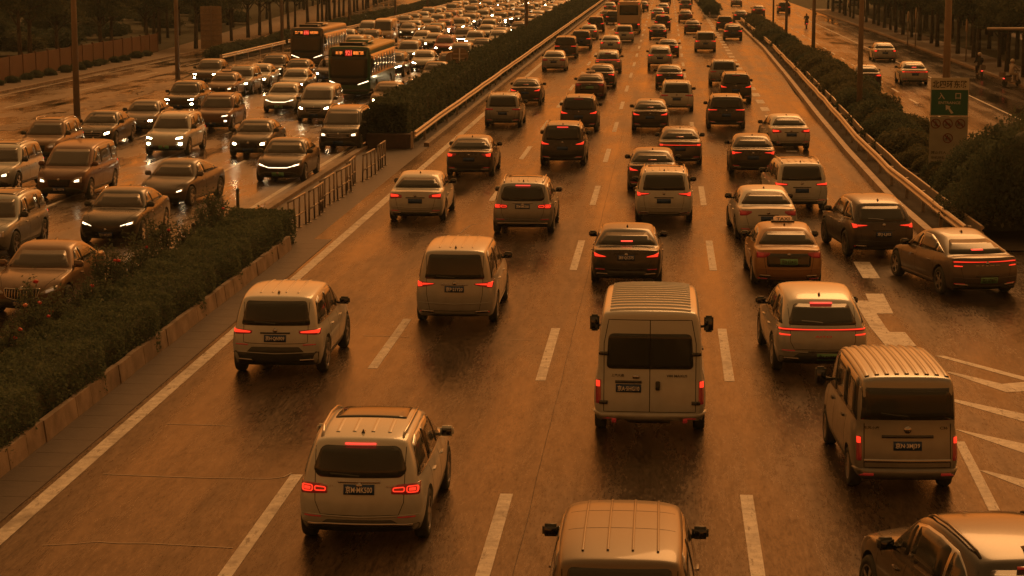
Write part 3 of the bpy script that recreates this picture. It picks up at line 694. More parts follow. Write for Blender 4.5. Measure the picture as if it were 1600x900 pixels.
sheet('ground', [(-900,-60),(900,-60),(900,2500),(-900,2500)], -.03, GRASSM)
NEAR, FAR = -30, 900
sheet('main_road', [(-10.4,NEAR),(40,NEAR),(40,60.5),(9.0,61.5),(7.85,70),(7.85,130),(8.7,180),(8.9,265),(13,300),(16,FAR),(-10.4,FAR)], 0, ASP_R)
sheet('oncoming_road', [(-13.25,NEAR),(-13.25,FAR),(-34.2,FAR),(-34.2,160),(-32.5,140),(-32.5,NEAR)], 0, ASP_L)
sheet('frontage_road_left', [(-32.5,NEAR),(-32.5,140),(-36.8,175),(-38.5,260),(-46,420),(-52,420),(-43,260),(-40.4,175),(-40.4,NEAR)], .002, ASP_L)
sheet('frontage_road_right', [(12.2,60.4),(22.7,60.4),(22.7,230),(22.0,320),(20,600),(14.0,600),(11.6,262),(11.8,150)], .002, asphalt('smooth wet asphalt',(.030,.024,.017),.10,.28,.25,(1,.8,.6),.30))
sheet('median_ground', [(-13.25,NEAR),(-10.4,NEAR),(-10.4,FAR),(-13.25,FAR)], -.004, GUTTER)
sheet('pavement_left', [(-40.7,NEAR),(-40.7,175),(-43.2,262),(-52,420),(-64,420),(-50,262),(-43.4,178),(-43.4,NEAR)], .10, PAVE)
sheet('pavement_right', [(22.9,60),(26.5,60),(26.5,330),(22.2,330),(22.9,230)], .10, PAVE)
sheet('footpath_right', [(30,95),(34,95),(44,330),(40,330)], .01, PAVE)
def strip_bm(bm, pts, wd, z):
    """flat ribbon along a polyline"""
    pr=None
    for i,p in enumerate(pts):
        a=Vector(pts[max(0,i-1)]); b=Vector(pts[min(len(pts)-1,i+1)]); d=(b-a).normalized(); n=Vector((-d.y,d.x))*wd/2
        r=[bm.verts.new((p[0]-n.x,p[1]-n.y,z)),bm.verts.new((p[0]+n.x,p[1]+n.y,z))]
        if pr: bm.faces.new((pr[0],r[0],r[1],pr[1]))
        pr=r
def marks(name, segs, wd, z=.004, m=WHITEM):
    bm = bmesh.new()
    for s in segs: strip_bm(bm, s, wd, z)
    o = newobj(name, bm2me(bm,name), mats=[m]); o['kind']='structure'
    for p in o.data.polygons:
        if p.normal.z<0: o.data.flip_normals(); break
    return o
def dashes(x, y0, y1, ln=6, per=15, sl=0):
    o=[]; y=y0
    while y<y1: o.append([(x+sl*y,y),(x+sl*(y+ln),y+ln)]); y+=per
    return o
marks('lane_marking', dashes(-5.93,27.4,700)+dashes(-2.42,26.4,700)+dashes(1.34,26.6,700), .20)
marks('edge_line', [[(-9.6,NEAR),(-9.6,700)]], .27)
marks('edge_line', [[(-13.75,NEAR),(-13.75,700)]], .2)
marks('merge_line', dashes(5.45,55.5,330,3,6), .45)
marks('merge_line', [[tuple(G(1345,470)[:2]),tuple(G(1372,512)[:2]),tuple(G(1400,545)[:2])]], .35, z=.0075)
marks('lane_marking', dashes(-17.2,20,700)+dashes(-20.7,24,700)+dashes(-24.3,22,700)+dashes(-28.0,160,700), .16)
marks('lane_marking', dashes(14.3,62,420,4,10)+dashes(-36.4,40,170,6,15), .15, z=.006)
marks('edge_line', [[(18.2,62),(18.2,300)],[(-39.8,NEAR),(-39.8,170)]], .13, z=.006)
def ppoly(name, px, z=.004): return sheet(name, [tuple(G(*p)[:2]) for p in px], z, WHITEM)
for q in ([(1461,556),(1475,556),(1612,592),(1612,598)], [(1474,580),(1490,582),(1566,600),(1612,596),(1612,611),(1572,613)],
          [(1483,626),(1492,624),(1625,652),(1625,666)], [(1492,671),(1500,672),(1640,702),(1640,722)], [(1530,735),(1542,736),(1650,762),(1650,782)],
          [(1492,690),(1507,690),(1567,806),(1549,806)], [(1352,459),(1380,459),(1396,490),(1366,490)], [(1386,519),(1414,519),(1432,541),(1402,541)]):
    ppoly('hatch_marking', q)
bm = bmesh.new()     # sealed cracks across the nearest lanes
SEAL = mat('crack sealant', (.33,.27,.20), .5)
for pts in ([(262,662),(310,663),(364,665)], [(163,741),(240,744),(330,746),(420,749),(445,745),(455,740)], [(66,852),(110,849),(150,846),(190,848),(230,850),(300,853),(364,856)],
            [(568,524),(610,525),(640,527)], [(780,530),(840,532)], [(600,362),(640,363),(700,366)], [(690,366),(718,364),(735,352),(745,350)]):
    strip_bm(bm, [tuple((G(*p)+Vector((random.uniform(-.02,.02),random.uniform(-.05,.05),0)))[:2]) for p in pts], .035, .005)
o = newobj('road_cracks', bm2me(bm,'cracks'), mats=[SEAL]); o['kind']='structure'
bm = bmesh.new()     # dark longitudinal joints between paving passes
for x in (-2.0,):
    pts=[]; y=20
    while y<110: pts.append((x+random.uniform(-.012,.012),y)); y+=random.uniform(.6,1.6)
    strip_bm(bm, pts, .006, .0035)
for q in range(9):
    y=random.uniform(26,120); x=random.uniform(-9,4); pts=[(x,y)]
    for k in range(random.randint(4,10)): pts.append((pts[-1][0]+random.uniform(.08,.3),pts[-1][1]+random.uniform(-.12,.12)))
    strip_bm(bm, pts, .010, .0035)
o = newobj('road_joints', bm2me(bm,'joints'), mats=[mat('dark joint',(.015,.013,.011),.8)]); o['kind']='structure'
# kerbs
def wall_prism(bm, pts, x_in, x_out, z0, z1, seglen=None, gap=.012, top_in=0):
    pass
def prism_along(bm, pts, prof):
    """extrude a closed (offset,height) profile along a ground polyline"""
    pr=None
    for i,p in enumerate(pts):
        a=Vector(pts[max(0,i-1)]); b=Vector(pts[min(len(pts)-1,i+1)]); d=(b-a).normalized(); n=Vector((d.y,-d.x))
        r=[bm.verts.new((p[0]+n.x*u,p[1]+n.y*u,h)) for u,h in prof]
        if pr:
            for k in range(len(prof)): bm.faces.new((pr[k],pr[(k+1)%len(prof)],r[(k+1)%len(prof)],r[k]))
        else: bm.faces.new(r[::-1])
        pr=r
    bm.faces.new(pr)
def kerb(name, pts, prof, m=CONC, kind='structure', label=None, cat=None):
    bm=bmesh.new(); prism_along(bm, pts, prof); o=newobj(name,bm2me(bm,name),mats=[m]); 
    tag(o,label,cat,None,kind); return o
# segmented concrete kerb wall of the near flower bed
def seg_wall(name, x, y0, y1, h, label, seg=1.02, group=None):
    bm=bmesh.new(); y=y0
    while y<y1-.05:
        a,b=y+.012,min(y+seg,y1)-.012; dx=random.uniform(-.012,.012)
        vs=box(bm,x-.16+dx,x+dx,a,b,-.02,h+random.uniform(-.01,.01))
        for v in vs:
            if v.co.x>x-.05+dx and v.co.z>.1: v.co.x-=.05
        y+=seg
    o=newobj(name,bm2me(bm,name),mats=[CONC]); tag(o,label,'kerb wall'); return o
seg_wall('kerb_wall',-10.68,14,60,.37,'low stained concrete kerb wall of panels along the near flower bed')
bm=bmesh.new(); y=14
while y<62: box(bm,-10.62,-9.85,y,y+.97,-.02,.012,0); y+=.98
o=newobj('gutter',bm2me(bm,'gutter'),mats=[GUTTER]); o['kind']='structure'
kerb('kerb_stone',[(-10.5,93),(-10.5,700)],[(-.11,0),(-.11,.17),(.11,.15),(.13,0)],label=None)
kerb('road_edge_strip',[(-13.12,NEAR),(-13.12,700)],[(-.16,0),(-.16,.10),(.16,.12),(.16,0)])
kerb('kerb_left_pavement',[(-40.55,NEAR),(-40.55,175),(-43.1,262),(-52,420)],[(-.15,0),(-.15,.13),(.15,.13),(.15,0)])
kerb('kerb_right_pavement',[(22.8,60),(22.8,230),(22.1,330)],[(-.15,0),(-.15,.13),(.15,.13),(.15,0)],m=mat('pale kerb',(.36,.28,.21),.6,noise=.2))
RK=[(8.35,61.3),(7.95,64),(7.75,72),(7.75,90),(7.9,110),(8.3,145),(8.7,190),(8.6,262)]
kerb('kerb_right_road',RK,[(-.17,0),(-.15,.24),(.08,.26),(.14,.0)],m=mat('wet kerb concrete',(.36,.29,.22),.45,noise=.35,nscale=1.6,bump=.2))
sheet('verge_right',[(7.9,60.9),(12.25,60.6),(11.8,150),(11.6,262),(9.0,262),(8.9,190),(8.4,140),(8.0,100),(7.9,72)],.05,SOIL)
sheet('verge_left',[(-34.3,160),(-36.9,176),(-38.4,260),(-46,420),(-34.3,420)],.04,SOIL)
sheet('gore_island',[(5.6,288),(6.9,288),(7.5,420),(5.0,420)],.05,SOIL)
# worn paved patch between the two left roads
bm=bmesh.new()
for k in range(260):
    t=random.random(); x=-31.9+random.gauss(0,.45)-t*.3; y=100+t*42; r=random.uniform(.08,.45)
    a=[(x+r*random.uniform(.6,1.1)*math.cos(q*1.05),y+2.2*r*random.uniform(.6,1.1)*math.sin(q*1.05)) for q in range(6)]
    bm.faces.new([bm.verts.new((p[0],p[1],.006+.0004*k/10)) for p in a])
o=newobj('broken_paving',bm2me(bm,'debris'),mats=[mat('broken paving',(.16,.12,.085),.5,noise=.5,nscale=3)]); o['kind']='structure'
# guard rails: W-beam on posts
def wbeam(name, pts, label, h=.78, face=1, post=4, two=False):
    root=empty(name,(pts[0][0],pts[0][1],0)); tag(root,label,'guard rail'); off=Vector((-pts[0][0],-pts[0][1],0))
    # dense polyline
    q=[]
    for a,b in zip(pts,pts[1:]):
        n=max(1,int(math.dist(a,b)/post)); q+=[(a[0]+(b[0]-a[0])*i/n,a[1]+(b[1]-a[1])*i/n) for i in range(n)]
    q.append(pts[-1]); f=-face
    q=[(a+random.uniform(-.03,.03),b) for a,b in q]
    prof=[(0,h),(f*.05,h-.01),(f*.085,h-.05),(f*.085,h-.09),(f*.02,h-.14),(f*.02,h-.17),(f*.085,h-.22),(f*.085,h-.26),(f*.05,h-.30),(0,h-.31),(-f*.012,h-.29),(-f*.012,h-.02)]
    bm=bmesh.new(); prism_along(bm,q,prof); bmesh.ops.translate(bm,verts=bm.verts,vec=off)
    newobj('rail_beam',bm2me(bm,'beam'),root,[GALV])
    if two:
        bm=bmesh.new(); prism_along(bm,[(a+.42*face,b) for a,b in q],[( -u,v) for u,v in prof[::-1]]); bmesh.ops.translate(bm,verts=bm.verts,vec=off); newobj('rail_beam',bm2me(bm,'beam'),root,[GALV])
    bm=bmesh.new()
    box(bm,-.05,.05,-.06,.06,0,h-.02); pm=bm2me(bm,'post'); pm.materials.append(GALV)
    for i,(x,y) in enumerate(q[:100]):
        p=bpy.data.objects.new('post',pm); col.objects.link(p); p.parent=root; p.location=(x-pts[0][0]+face*.09,y-pts[0][1],0)
    return root
wbeam('guard_rail',[(-10.95,92),(-10.95,240),(-10.9,700)],'long steel guard rail along the tall median hedge',.75,face=-1,post=5)
wbeam('guard_rail',[(8.62,60.8),(8.45,66),(8.2,78),(8.25,92),(8.55,112),(8.85,140),(9.25,190),(9.1,262)],'bent pale steel guard rail ending beside the grey fastback',.76,face=1,post=4,two=True)
wbeam('guard_rail',[(4.85,470),(5.35,330),(5.75,287)],'far guard rail on the near side of the merging island',.75,face=1,post=6)
wbeam('guard_rail',[(-33.9,161),(-33.7,240),(-34,420)],'left guard rail between oncoming lanes and frontage road',.8,face=-1,post=5)
# tubular railing in the gap of the median
RAILM=mat('galvanised tube',(.24,.22,.19),.35,.5,noise=.15)
nr=7
gaplabels=['nearest of the tubular barrier panels, beside the flower bed end','second tubular barrier panel from the flower bed','third tubular barrier panel from the flower bed','middle tubular barrier panel of the median gap, leaning','fifth tubular barrier panel from the flower bed','tubular barrier panel next to last before the hedge','last tubular barrier panel, standing apart before the planter box']
for k in range(nr):
    y=63.0+k*3.05+(1.0 if k==6 else 0); t=empty('railing_panel',(-11.3+random.uniform(-.1,.1),y,0),R(random.uniform(-2.5,2.5))); tag(t,gaplabels[k],'barrier','tubular barrier panels in the median gap')
    ln=2.7 if k<6 else 2.2
    bm=bmesh.new(); tube(bm,[(0,0,.98),(0,ln,.98)],.032,8); newobj('top_rail',bm2me(bm,'rail',True),t,[RAILM])
    bm=bmesh.new(); tube(bm,[(0,0,.42),(0,ln,.42)],.028,8); newobj('lower_rail',bm2me(bm,'rail',True),t,[RAILM])
    for i in range(4):
        bm=bmesh.new(); yy=.03+i*(ln-.06)/3; lx=random.uniform(-.03,.03); tube(bm,[(0,yy,.95),(lx,yy,0)],.03,8); lathe(bm,[(.09,0),(.09,.015)],'z',10,(lx,yy,0)); newobj('post',bm2me(bm,'post',True),t,[RAILM])
t=empty('marker_post',tuple(G(408,352))); 
# lamp posts
def lamp_post(px,py,label,h=11,r=.11,side=1,xy=None):
    p=G(px,py) if xy is None else Vector((*xy,0)); t=empty('street_lamp',p); tag(t,label,'street lamp','street lamps along the roads')
    bm=bmesh.new(); tube(bm,[(0,0,0),(0,0,h*.5),(0,0,h)],[r*1.15,r*.95,r*.6],12); newobj('pole',bm2me(bm,'pole',True),t,[POLE])
    bm=bmesh.new(); box(bm,-r*1.8,r*1.8,-r*1.8,r*1.8,0,.06,.01); tube(bm,[(0,0,.05),(0,0,.5)],[r*1.35,r*1.25],12); newobj('base',bm2me(bm,'base'),t,[POLE])
    bm=bmesh.new(); tube(bm,[(0,0,h-.1),(side*.8,0,h+.35),(side*2.2,0,h+.5)],[.05,.045,.04],8); a=newobj('arm',bm2me(bm,'arm',True),t,[POLE])
    bm=bmesh.new(); box(bm,min(side*2.1,side*2.9),max(side*2.1,side*2.9),-.14,.14,h+.44,h+.56,.04); newobj('lamp_head',bm2me(bm,'head'),a,[POLE])
    return t
del t
for o_ in [q for q in bpy.data.objects if q.name.startswith('marker_post')]: bpy.data.objects.remove(o_)
bm=bmesh.new(); tube(bm,[(0,0,0),(0,0,1.35)],.05,8); lathe(bm,[(.055,1.30),(.06,1.36),(.02,1.40)],'z',8)
o=newobj('marker_post',bm2me(bm,'post',True),mats=[M['black']]); o.location=(-12.9,63.2,0); tag(o,'thin black marker post at the end of the flower bed','post')
bm=bmesh.new(); tube(bm,[(0,0,0),(0,0,1.0)],.05,8); lathe(bm,[(.055,.95),(.06,1.01),(.02,1.05)],'z',8)
o=newobj('marker_post',bm2me(bm,'post',True),mats=[M['black']]); o.location=(-13.0,57.5,0); tag(o,'short black marker post standing among the rose bushes','post')
for a in ((121,197,'tall lamp post at far left beside the dark saloon',11,.15,1),(278,136,'lamp post behind the row of cars left of the big sign back',11,.14,1),(441,76,'lamp post rising behind the second bus',11,.13,1),
          (546,47,'lamp post above the first bus roof',11,.13,1),(618,34,'lamp post left of the two white vans',11,.13,1),(668,22,'most distant lamp post on the left verge',11,.13,1),
          (1342,189,'lamp post among shrubs beside the right guard rail',11,.13,1),(1270,106,'second lamp post along the right shrubs, farther off',11,.13,1),(1228,69,'third and thinner lamp post along the right shrubs',11,.12,1),(1208,40,'faintest lamp post at the far end of the right shrubs',11,.10,1)):
    lamp_post(*a)
lamp_post(0,0,'thick lamp post directly behind the green entrance sign',11,.15,1,xy=(11.25,86.5))
lamp_post(0,0,'lamp post growing out of the tall median hedge',12,.16,-1,xy=(-12.3,188))
# round sign seen from behind, in the median hedge
t=empty('round_road_sign',(-12.3,127,0)); tag(t,'round road sign seen from its grey back above the hedge','road sign')
bm=bmesh.new(); lathe(bm,[(.52,0),(.52,.02)],'y',28,(0,0,2.35)); newobj('sign_disc',bm2me(bm,'disc'),t,[POLE])
bm=bmesh.new(); box(bm,-.4,.4,-.05,-.01,2.2,2.26); box(bm,-.4,.4,-.05,-.01,2.46,2.52); newobj('bracket',bm2me(bm,'br'),t,[GALV])
bm=bmesh.new(); tube(bm,[(0,-.08,0),(0,-.08,2.8)],.045,8); newobj('post',bm2me(bm,'p',True),t,[GALV])
t=empty('round_road_sign',(-13.0,129,0)); tag(t,'smaller round sign half hidden behind the larger sign disc','road sign')
bm=bmesh.new(); lathe(bm,[(.36,0),(.36,.02)],'y',28,(0,0,2.15)); newobj('sign_disc',bm2me(bm,'disc'),t,[POLE])
bm=bmesh.new(); tube(bm,[(0,-.05,0),(0,-.05,2.4)],.04,8); newobj('post',bm2me(bm,'p',True),t,[GALV])
# big advertising / direction board seen from behind
p=G(331,87); t=empty('road_sign_board',p,R(8)); tag(t,'tall ribbed sign board seen from its back on the left verge','road sign')
s_=(p.y)/3355*1
bm=bmesh.new(); box(bm,-.88,.88,0,.05,.55,4.1); newobj('board',bm2me(bm,'b'),t,[mat('board back',(.30,.24,.17),.6,noise=.15)])
for k in range(8):
    bm=bmesh.new(); box(bm,-.86,.86,-.05,-.002,.8+k*.43,.86+k*.43); newobj('rib',bm2me(bm,'r'),t,[POLE])
bm=bmesh.new(); box(bm,-.07,.07,-.16,-.052,0,4.15); newobj('post',bm2me(bm,'p'),t,[POLE])
# entrance sign
sg_=empty('entrance_sign',(10.55,80,.05),R(-3)); tag(sg_,'tall road entrance sign with white and green panels above prohibition symbols','road sign')
SW=.70; BOARD=mat('pale sign face',(.28,.31,.27),.5,noise=.12,nscale=2); SGREEN=mat('green sign face',(.010,.12,.085),.4); SRED=mat('sign red',(.15,.035,.025),.5); SBLK=mat('sign black',(.03,.028,.025),.5); SWHT=mat('sign white',(.52,.54,.46),.5)
bm=bmesh.new(); box(bm,-SW,SW,0,.04,.35,2.36); newobj('lower_panel',bm2me(bm,'p'),sg_,[BOARD])
bm=bmesh.new(); box(bm,-SW,SW,-.005,.045,2.38,3.80,.004); up_=newobj('upper_panel',bm2me(bm,'p'),sg_,[SWHT])
bm=bmesh.new(); box(bm,-SW+.03,SW-.03,-.010,-.005,2.42,3.36); gp=newobj('green_field',bm2me(bm,'p'),up_,[SGREEN])
for xx in (-.45,.45):
    bm=bmesh.new(); tube(bm,[(xx,.09,0),(xx,.09,3.7)],.05,10); newobj('post',bm2me(bm,'p',True),sg_,[GALV])
def flat_text(st, cx, cz, wd, ht, y, parent, m, name='lettering'):
    v,f=text_fit(st,wd,ht); me=bpy.data.meshes.new(name); me.from_pydata([(cx+a,y,cz+b) for a,b in v],[],f); return newobj(name,me,parent,[m])
flat_text('北四环东路',0,3.57,1.28,.29,-.012,up_,SBLK); flat_text('入',-.30,3.13,.24,.26,-.016,up_,SWHT); flat_text('口',.31,3.13,.20,.22,-.016,up_,SWHT)
flat_text('ENTRANCE',0,2.88,.80,.10,-.016,up_,SWHT)
me=bpy.data.meshes.new('arrow'); a=[(.14,2.50),(.07,2.45),(-.05,2.66),(-.12,2.60),(-.13,2.78),(.05,2.76),(.0,2.70)]
a=[(.16,2.50),(.07,2.47),(-.045,2.655),(-.125,2.60),(-.14,2.80),(.045,2.745),(.01,2.69)]
me.from_pydata([(x,-.016,z) for x,z in a],[],[tuple(range(7))]); newobj('arrow',me,up_,[SWHT])
def ban(cx,cz,kind):
    bm=bmesh.new(); lathe(bm,[(.185,0),(.185,.01),(.15,.01),(.15,0)],'y',28,(cx,-.014,cz),cap=False); rr=newobj('prohibition_ring',bm2me(bm,'r'),sg_,[SRED])
    me=bpy.data.meshes.new('slash'); c_=.12; w_=.02
    me.from_pydata([(cx-c_-w_,-.018,cz+c_-w_),(cx-c_+w_,-.018,cz+c_+w_),(cx+c_+w_,-.018,cz-c_+w_),(cx+c_-w_,-.018,cz-c_-w_)],[],[(0,1,2,3)]); newobj('slash',me,rr,[SRED])
    bm=bmesh.new()
    def seg(a,b,wd=.014):
        a,b=Vector(a),Vector(b); n=(b-a).normalized(); n=Vector((-n.y,n.x))*wd; bm.faces.new([bm.verts.new((cx+q.x,-.016,cz+q.y)) for q in (a-n,b-n,b+n,a+n)])
    def disc(c,r,inner=0):
        if inner:
            for k in range(14):
                t0,t1=k*math.tau/14,(k+1)*math.tau/14
                bm.faces.new([bm.verts.new((cx+c[0]+q*math.cos(t),-.016,cz+c[1]+q*math.sin(t))) for q,t in ((inner,t0),(r,t0),(r,t1),(inner,t1))])
        else: bm.faces.new([bm.verts.new((cx+c[0]+r*math.cos(k*math.tau/12),-.016,cz+c[1]+r*math.sin(k*math.tau/12))) for k in range(12)])
    if kind=='walk': disc((0,.09),.022); seg((0,.06),(0,-.01),.022); seg((0,-.01),(-.04,-.1)); seg((0,-.01),(.045,-.1)); seg((0,.05),(-.045,0),.01); seg((0,.05),(.05,.01),.01)
    else:
        disc((-.065,-.04),.045,.03); disc((.065,-.04),.045,.03); seg((-.065,-.04),(0,.02),.009); seg((0,.02),(.065,-.04),.009); seg((0,.02),(-.02,.06),.009); seg((.04,.05),(.065,-.04),.009)
        if kind=='moto': seg((-.07,.0),(.05,.0),.03); disc((-.01,.09),.02); seg((-.01,.08),(-.02,.02),.02)
        if kind=='cart': seg((-.09,.03),(.0,.03),.03)
    newobj('symbol',bm2me(bm,'sym'),rr,[SBLK])
ban(-.48,2.10,'walk'); ban(-.04,2.10,'bike'); ban(.42,2.10,'cart'); ban(-.02,1.56,'moto')
for k,(st,wd) in enumerate((('禁止行人',.56),('非机动车',.50),('摩托车驶',.56),('入',.16))):
    flat_text(st,-.62+wd/2,1.02-k*.19,wd,.11,-.004,sg_,SBLK)
# ------------------------------------------------------------------ planting
_o='first second third fourth fifth sixth seventh eighth ninth tenth eleventh twelfth thirteenth fourteenth fifteenth sixteenth seventeenth eighteenth nineteenth'.split()
ORD=_o+['twentieth']+['twenty-'+q for q in _o[:9]]+['thirtieth']+['thirty-'+q for q in _o[:9]]+['fortieth']+['forty-'+q for q in _o[:9]]
def leafmat(name,c,c2):
    m=bpy.data.materials.new(name); m.use_nodes=True; t=m.node_tree; b=t.nodes['Principled BSDF']
    g=t.nodes.new('ShaderNodeNewGeometry'); n=t.nodes.new('ShaderNodeTexNoise'); n.inputs['Scale'].default_value=1.1; n.inputs['Detail'].default_value=4
    t.links.new(g.outputs['Position'],n.inputs['Vector'])
    ad=t.nodes.new('ShaderNodeMath'); ad.operation='ADD'; t.links.new(n.outputs[0],ad.inputs[0]); rp=t.nodes.new('ShaderNodeMapRange'); rp.inputs['To Min'].default_value=-.22; rp.inputs['To Max'].default_value=.22
    t.links.new(g.outputs['Random Per Island'],rp.inputs['Value']); t.links.new(rp.outputs[0],ad.inputs[1])
    mr=t.nodes.new('ShaderNodeMapRange'); mr.inputs['From Min'].default_value=.25; mr.inputs['From Max'].default_value=.78; t.links.new(ad.outputs[0],mr.inputs['Value'])
    mx=t.nodes.new('ShaderNodeMix'); mx.data_type='RGBA'; mx.inputs[6].default_value=(*c,1); mx.inputs[7].default_value=(*c2,1); t.links.new(mr.outputs[0],mx.inputs[0]); t.links.new(mx.outputs[2],b.inputs['Base Color'])
    b.inputs['Roughness'].default_value=.7; b.inputs['Specular IOR Level'].default_value=.12
    tr=t.nodes.new('ShaderNodeBsdfTranslucent'); sc_=t.nodes.new('ShaderNodeVectorMath'); sc_.operation='SCALE'; sc_.inputs['Scale'].default_value=1.5; t.links.new(mx.outputs[2],sc_.inputs[0]); t.links.new(sc_.outputs[0],tr.inputs[0])
    ms=t.nodes.new('ShaderNodeMixShader'); ms.inputs[0].default_value=.4; t.links.new(b.outputs[0],ms.inputs[1]); t.links.new(tr.outputs[0],ms.inputs[2])
    for n_ in t.nodes:
        if n_.type=='OUTPUT_MATERIAL': t.links.new(ms.outputs[0],n_.inputs[0])
    return m
LEAF=leafmat('hedge leaves',(.075,.112,.080),(.13,.17,.11)); LEAFD=leafmat('dark leaves',(.066,.098,.075),(.105,.135,.09)); LEAFT=leafmat('tree leaves',(.066,.094,.068),(.11,.13,.08)); LEAFS=leafmat('shrub leaves',(.080,.10,.062),(.15,.15,.09))
BARK=mat('bark',(.075,.062,.045),.9,noise=.35,nscale=4,bump=.4,bscale=14); CORE=mat('foliage core filler',(.07,.09,.06),.95,noise=.4,nscale=3)
PETAL=mat('red petals',(.62,.05,.03),.5); PETAL2=mat('pink petals',(.75,.28,.16),.5)
def leaves(P_, size, up=.9, aspect=.55):
    """one small pointed face per leaf at each of the given points"""
    P_=np.asarray(P_,dtype=np.float64); n=len(P_)
    d=rng.normal(size=(n,3)); d[:,2]+=up; d/=np.linalg.norm(d,axis=1)[:,None]
    e=rng.normal(size=(n,3)); e-= (e*d).sum(1)[:,None]*d; e/=np.linalg.norm(e,axis=1)[:,None]; f=np.cross(d,e)
    s=(size*rng.uniform(.6,1.3,n))[:,None]
    V=np.stack([P_-e*s*.5, P_+f*s*aspect*.5, P_+e*s*.5, P_-f*s*aspect*.5],1).reshape(-1,3)
    me=bpy.data.meshes.new('leaves'); me.vertices.add(4*n); me.vertices.foreach_set('co',V.ravel()); me.loops.add(4*n); me.loops.foreach_set('vertex_index',np.arange(4*n,dtype=np.int32))
    me.polygons.add(n); me.polygons.foreach_set('loop_start',np.arange(0,4*n,4,dtype=np.int32)); me.update(calc_edges=True); me.validate(); return me
def lumps(x,y,z,f=1.0): return .5*np.sin(x*1.7*f+1)*np.cos(y*1.3*f)+.3*np.sin(y*2.9*f+z*2)+.2*np.sin(x*5.1*f+y*4.3*f)
def hedge_points(x0,x1,y0,y1,h,n,amp=.12,round_=.25):
    """points near the surface of a long clipped hedge"""
    w_=x1-x0; per=w_+2*h; u=rng.uniform(0,per,n); y=rng.uniform(y0,y1,n)
    x=np.where(u<h,x1,np.where(u<h+w_,x1-(u-h),x0)); z=np.where(u<h,u,np.where(u<h+w_,h,h-(u-h-w_)))
    L_=lumps(x,y,z); xc=(x0+x1)/2
    x=x+(x-xc)/w_*2*amp*L_; z=z+amp*L_*(z/h); 
    k=np.clip((z-(h-round_))/round_,0,1); x=xc+(x-xc)*(1-.12*k*k)
    dep=rng.exponential(.05,n); x-=np.sign(x-xc)*dep*(u<h)+np.sign(x-xc)*dep*(u>h+w_); z-=dep*((u>h)&(u<h+w_)); x+=rng.normal(0,.02,n); z=np.maximum(z,.02)
    return np.stack([x,y,z],1)
def hedge(name,label,x0,x1,y0,y1,h,n,size,m,amp=.12):
    t=empty(name,((x0+x1)/2,y0,0)); tag(t,label,'hedge'); P_=hedge_points(x0,x1,y0,y1,h,n,amp)
    e1=rng.uniform(0,1,(int(n*.03)+200,3))
    for yy in (y0,y1): P_=np.vstack([P_,np.stack([x0+(x1-x0)*e1[:,0],np.full(len(e1),yy)+rng.normal(0,.05,len(e1))+(-1 if yy==y0 else 1)*.28*np.sin(e1[:,1]*3.1)*(1+.5*np.sin(e1[:,0]*9+e1[:,1]*7)),h*e1[:,1]],1)])
    ns=int((y1-y0)*7); sx=rng.uniform(x0+.1,x1-.1,ns); sy=rng.uniform(y0,y1,ns); sh_=rng.uniform(.08,.30,ns)*(size/.085)**.5      # stray shoots
    tt=rng.uniform(0,1,(ns,14)); P_=np.vstack([P_,np.stack([(sx[:,None]+rng.normal(0,.03,(ns,14))).ravel(),(sy[:,None]+rng.normal(0,.04,(ns,14))).ravel(),(h-.03+sh_[:,None]*tt).ravel()],1)])
    P_-=np.array([(x0+x1)/2,y0,0]); newobj('foliage',leaves(P_,size),t,[m])
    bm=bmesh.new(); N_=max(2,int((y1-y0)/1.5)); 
    i_=.14  # solid filler added inside the leaves to block light
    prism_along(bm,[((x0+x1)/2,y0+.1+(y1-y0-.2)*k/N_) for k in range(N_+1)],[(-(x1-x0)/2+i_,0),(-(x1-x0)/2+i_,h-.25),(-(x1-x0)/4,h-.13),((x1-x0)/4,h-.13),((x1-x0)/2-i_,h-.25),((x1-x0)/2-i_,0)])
    bmesh.ops.translate(bm,verts=bm.verts,vec=(-(x0+x1)/2,-y0,0)); newobj('blocking_core',bm2me(bm,'core'),t,[CORE]); return t
hedge('hedge','broad leafy hedge in the near flower bed behind the kerb wall',-12.55,-10.82,14,61.2,1.0,110000,.08,LEAF,.13)
hedge('hedge','tall dense dark hedge running down the median into the distance',-13.0,-11.25,92.8,240,1.95,90000,.15,LEAFD,.16)
hedge('hedge','far continuation of the dark median hedge near the horizon',-13.0,-11.25,240,620,1.95,60000,.24,LEAFD,.18)
bm=bmesh.new(); box(bm,-13.05,-11.1,91.9,92.7,0,.62,.02); o=newobj('planter_box',bm2me(bm,'box'),mats=[mat('brown planter',(.06,.04,.028),.7,noise=.3)]); tag(o,'brown planter box closing the near end of the tall hedge','planter')
# clipped strip and shrubs on the left verge and right verge
def blob_points(c,r,n,amp=.18):
    d=rng.normal(size=(n,3)); d/=np.linalg.norm(d,axis=1)[:,None]; d[:,2]=np.abs(d[:,2])*1.0-.15
    k=1+amp*lumps(d[:,0]*3+c[0],d[:,1]*3+c[1],d[:,2]*3)+rng.normal(0,.05,n)-rng.exponential(.05,n)
    return np.array(c)+d*k[:,None]*np.array(r)
def shrub_mesh(r,n,size,lob=5,seed=0):
    rs=random.Random(seed); pts=[]
    for k in range(lob):
        a=rs.uniform(0,6.28); q=rs.uniform(.15,.55) if k else 0; rr=rs.uniform(.5,.8) if k else .8
        pts.append(blob_points((r[0]*q*math.cos(a),r[1]*q*math.sin(a),r[2]*rs.uniform(.25,.5)),(r[0]*rr,r[1]*rr,r[2]*rr*.8),n//lob))
    P_=np.vstack(pts); P_=P_[P_[:,2]>0]; return leaves(P_,size)
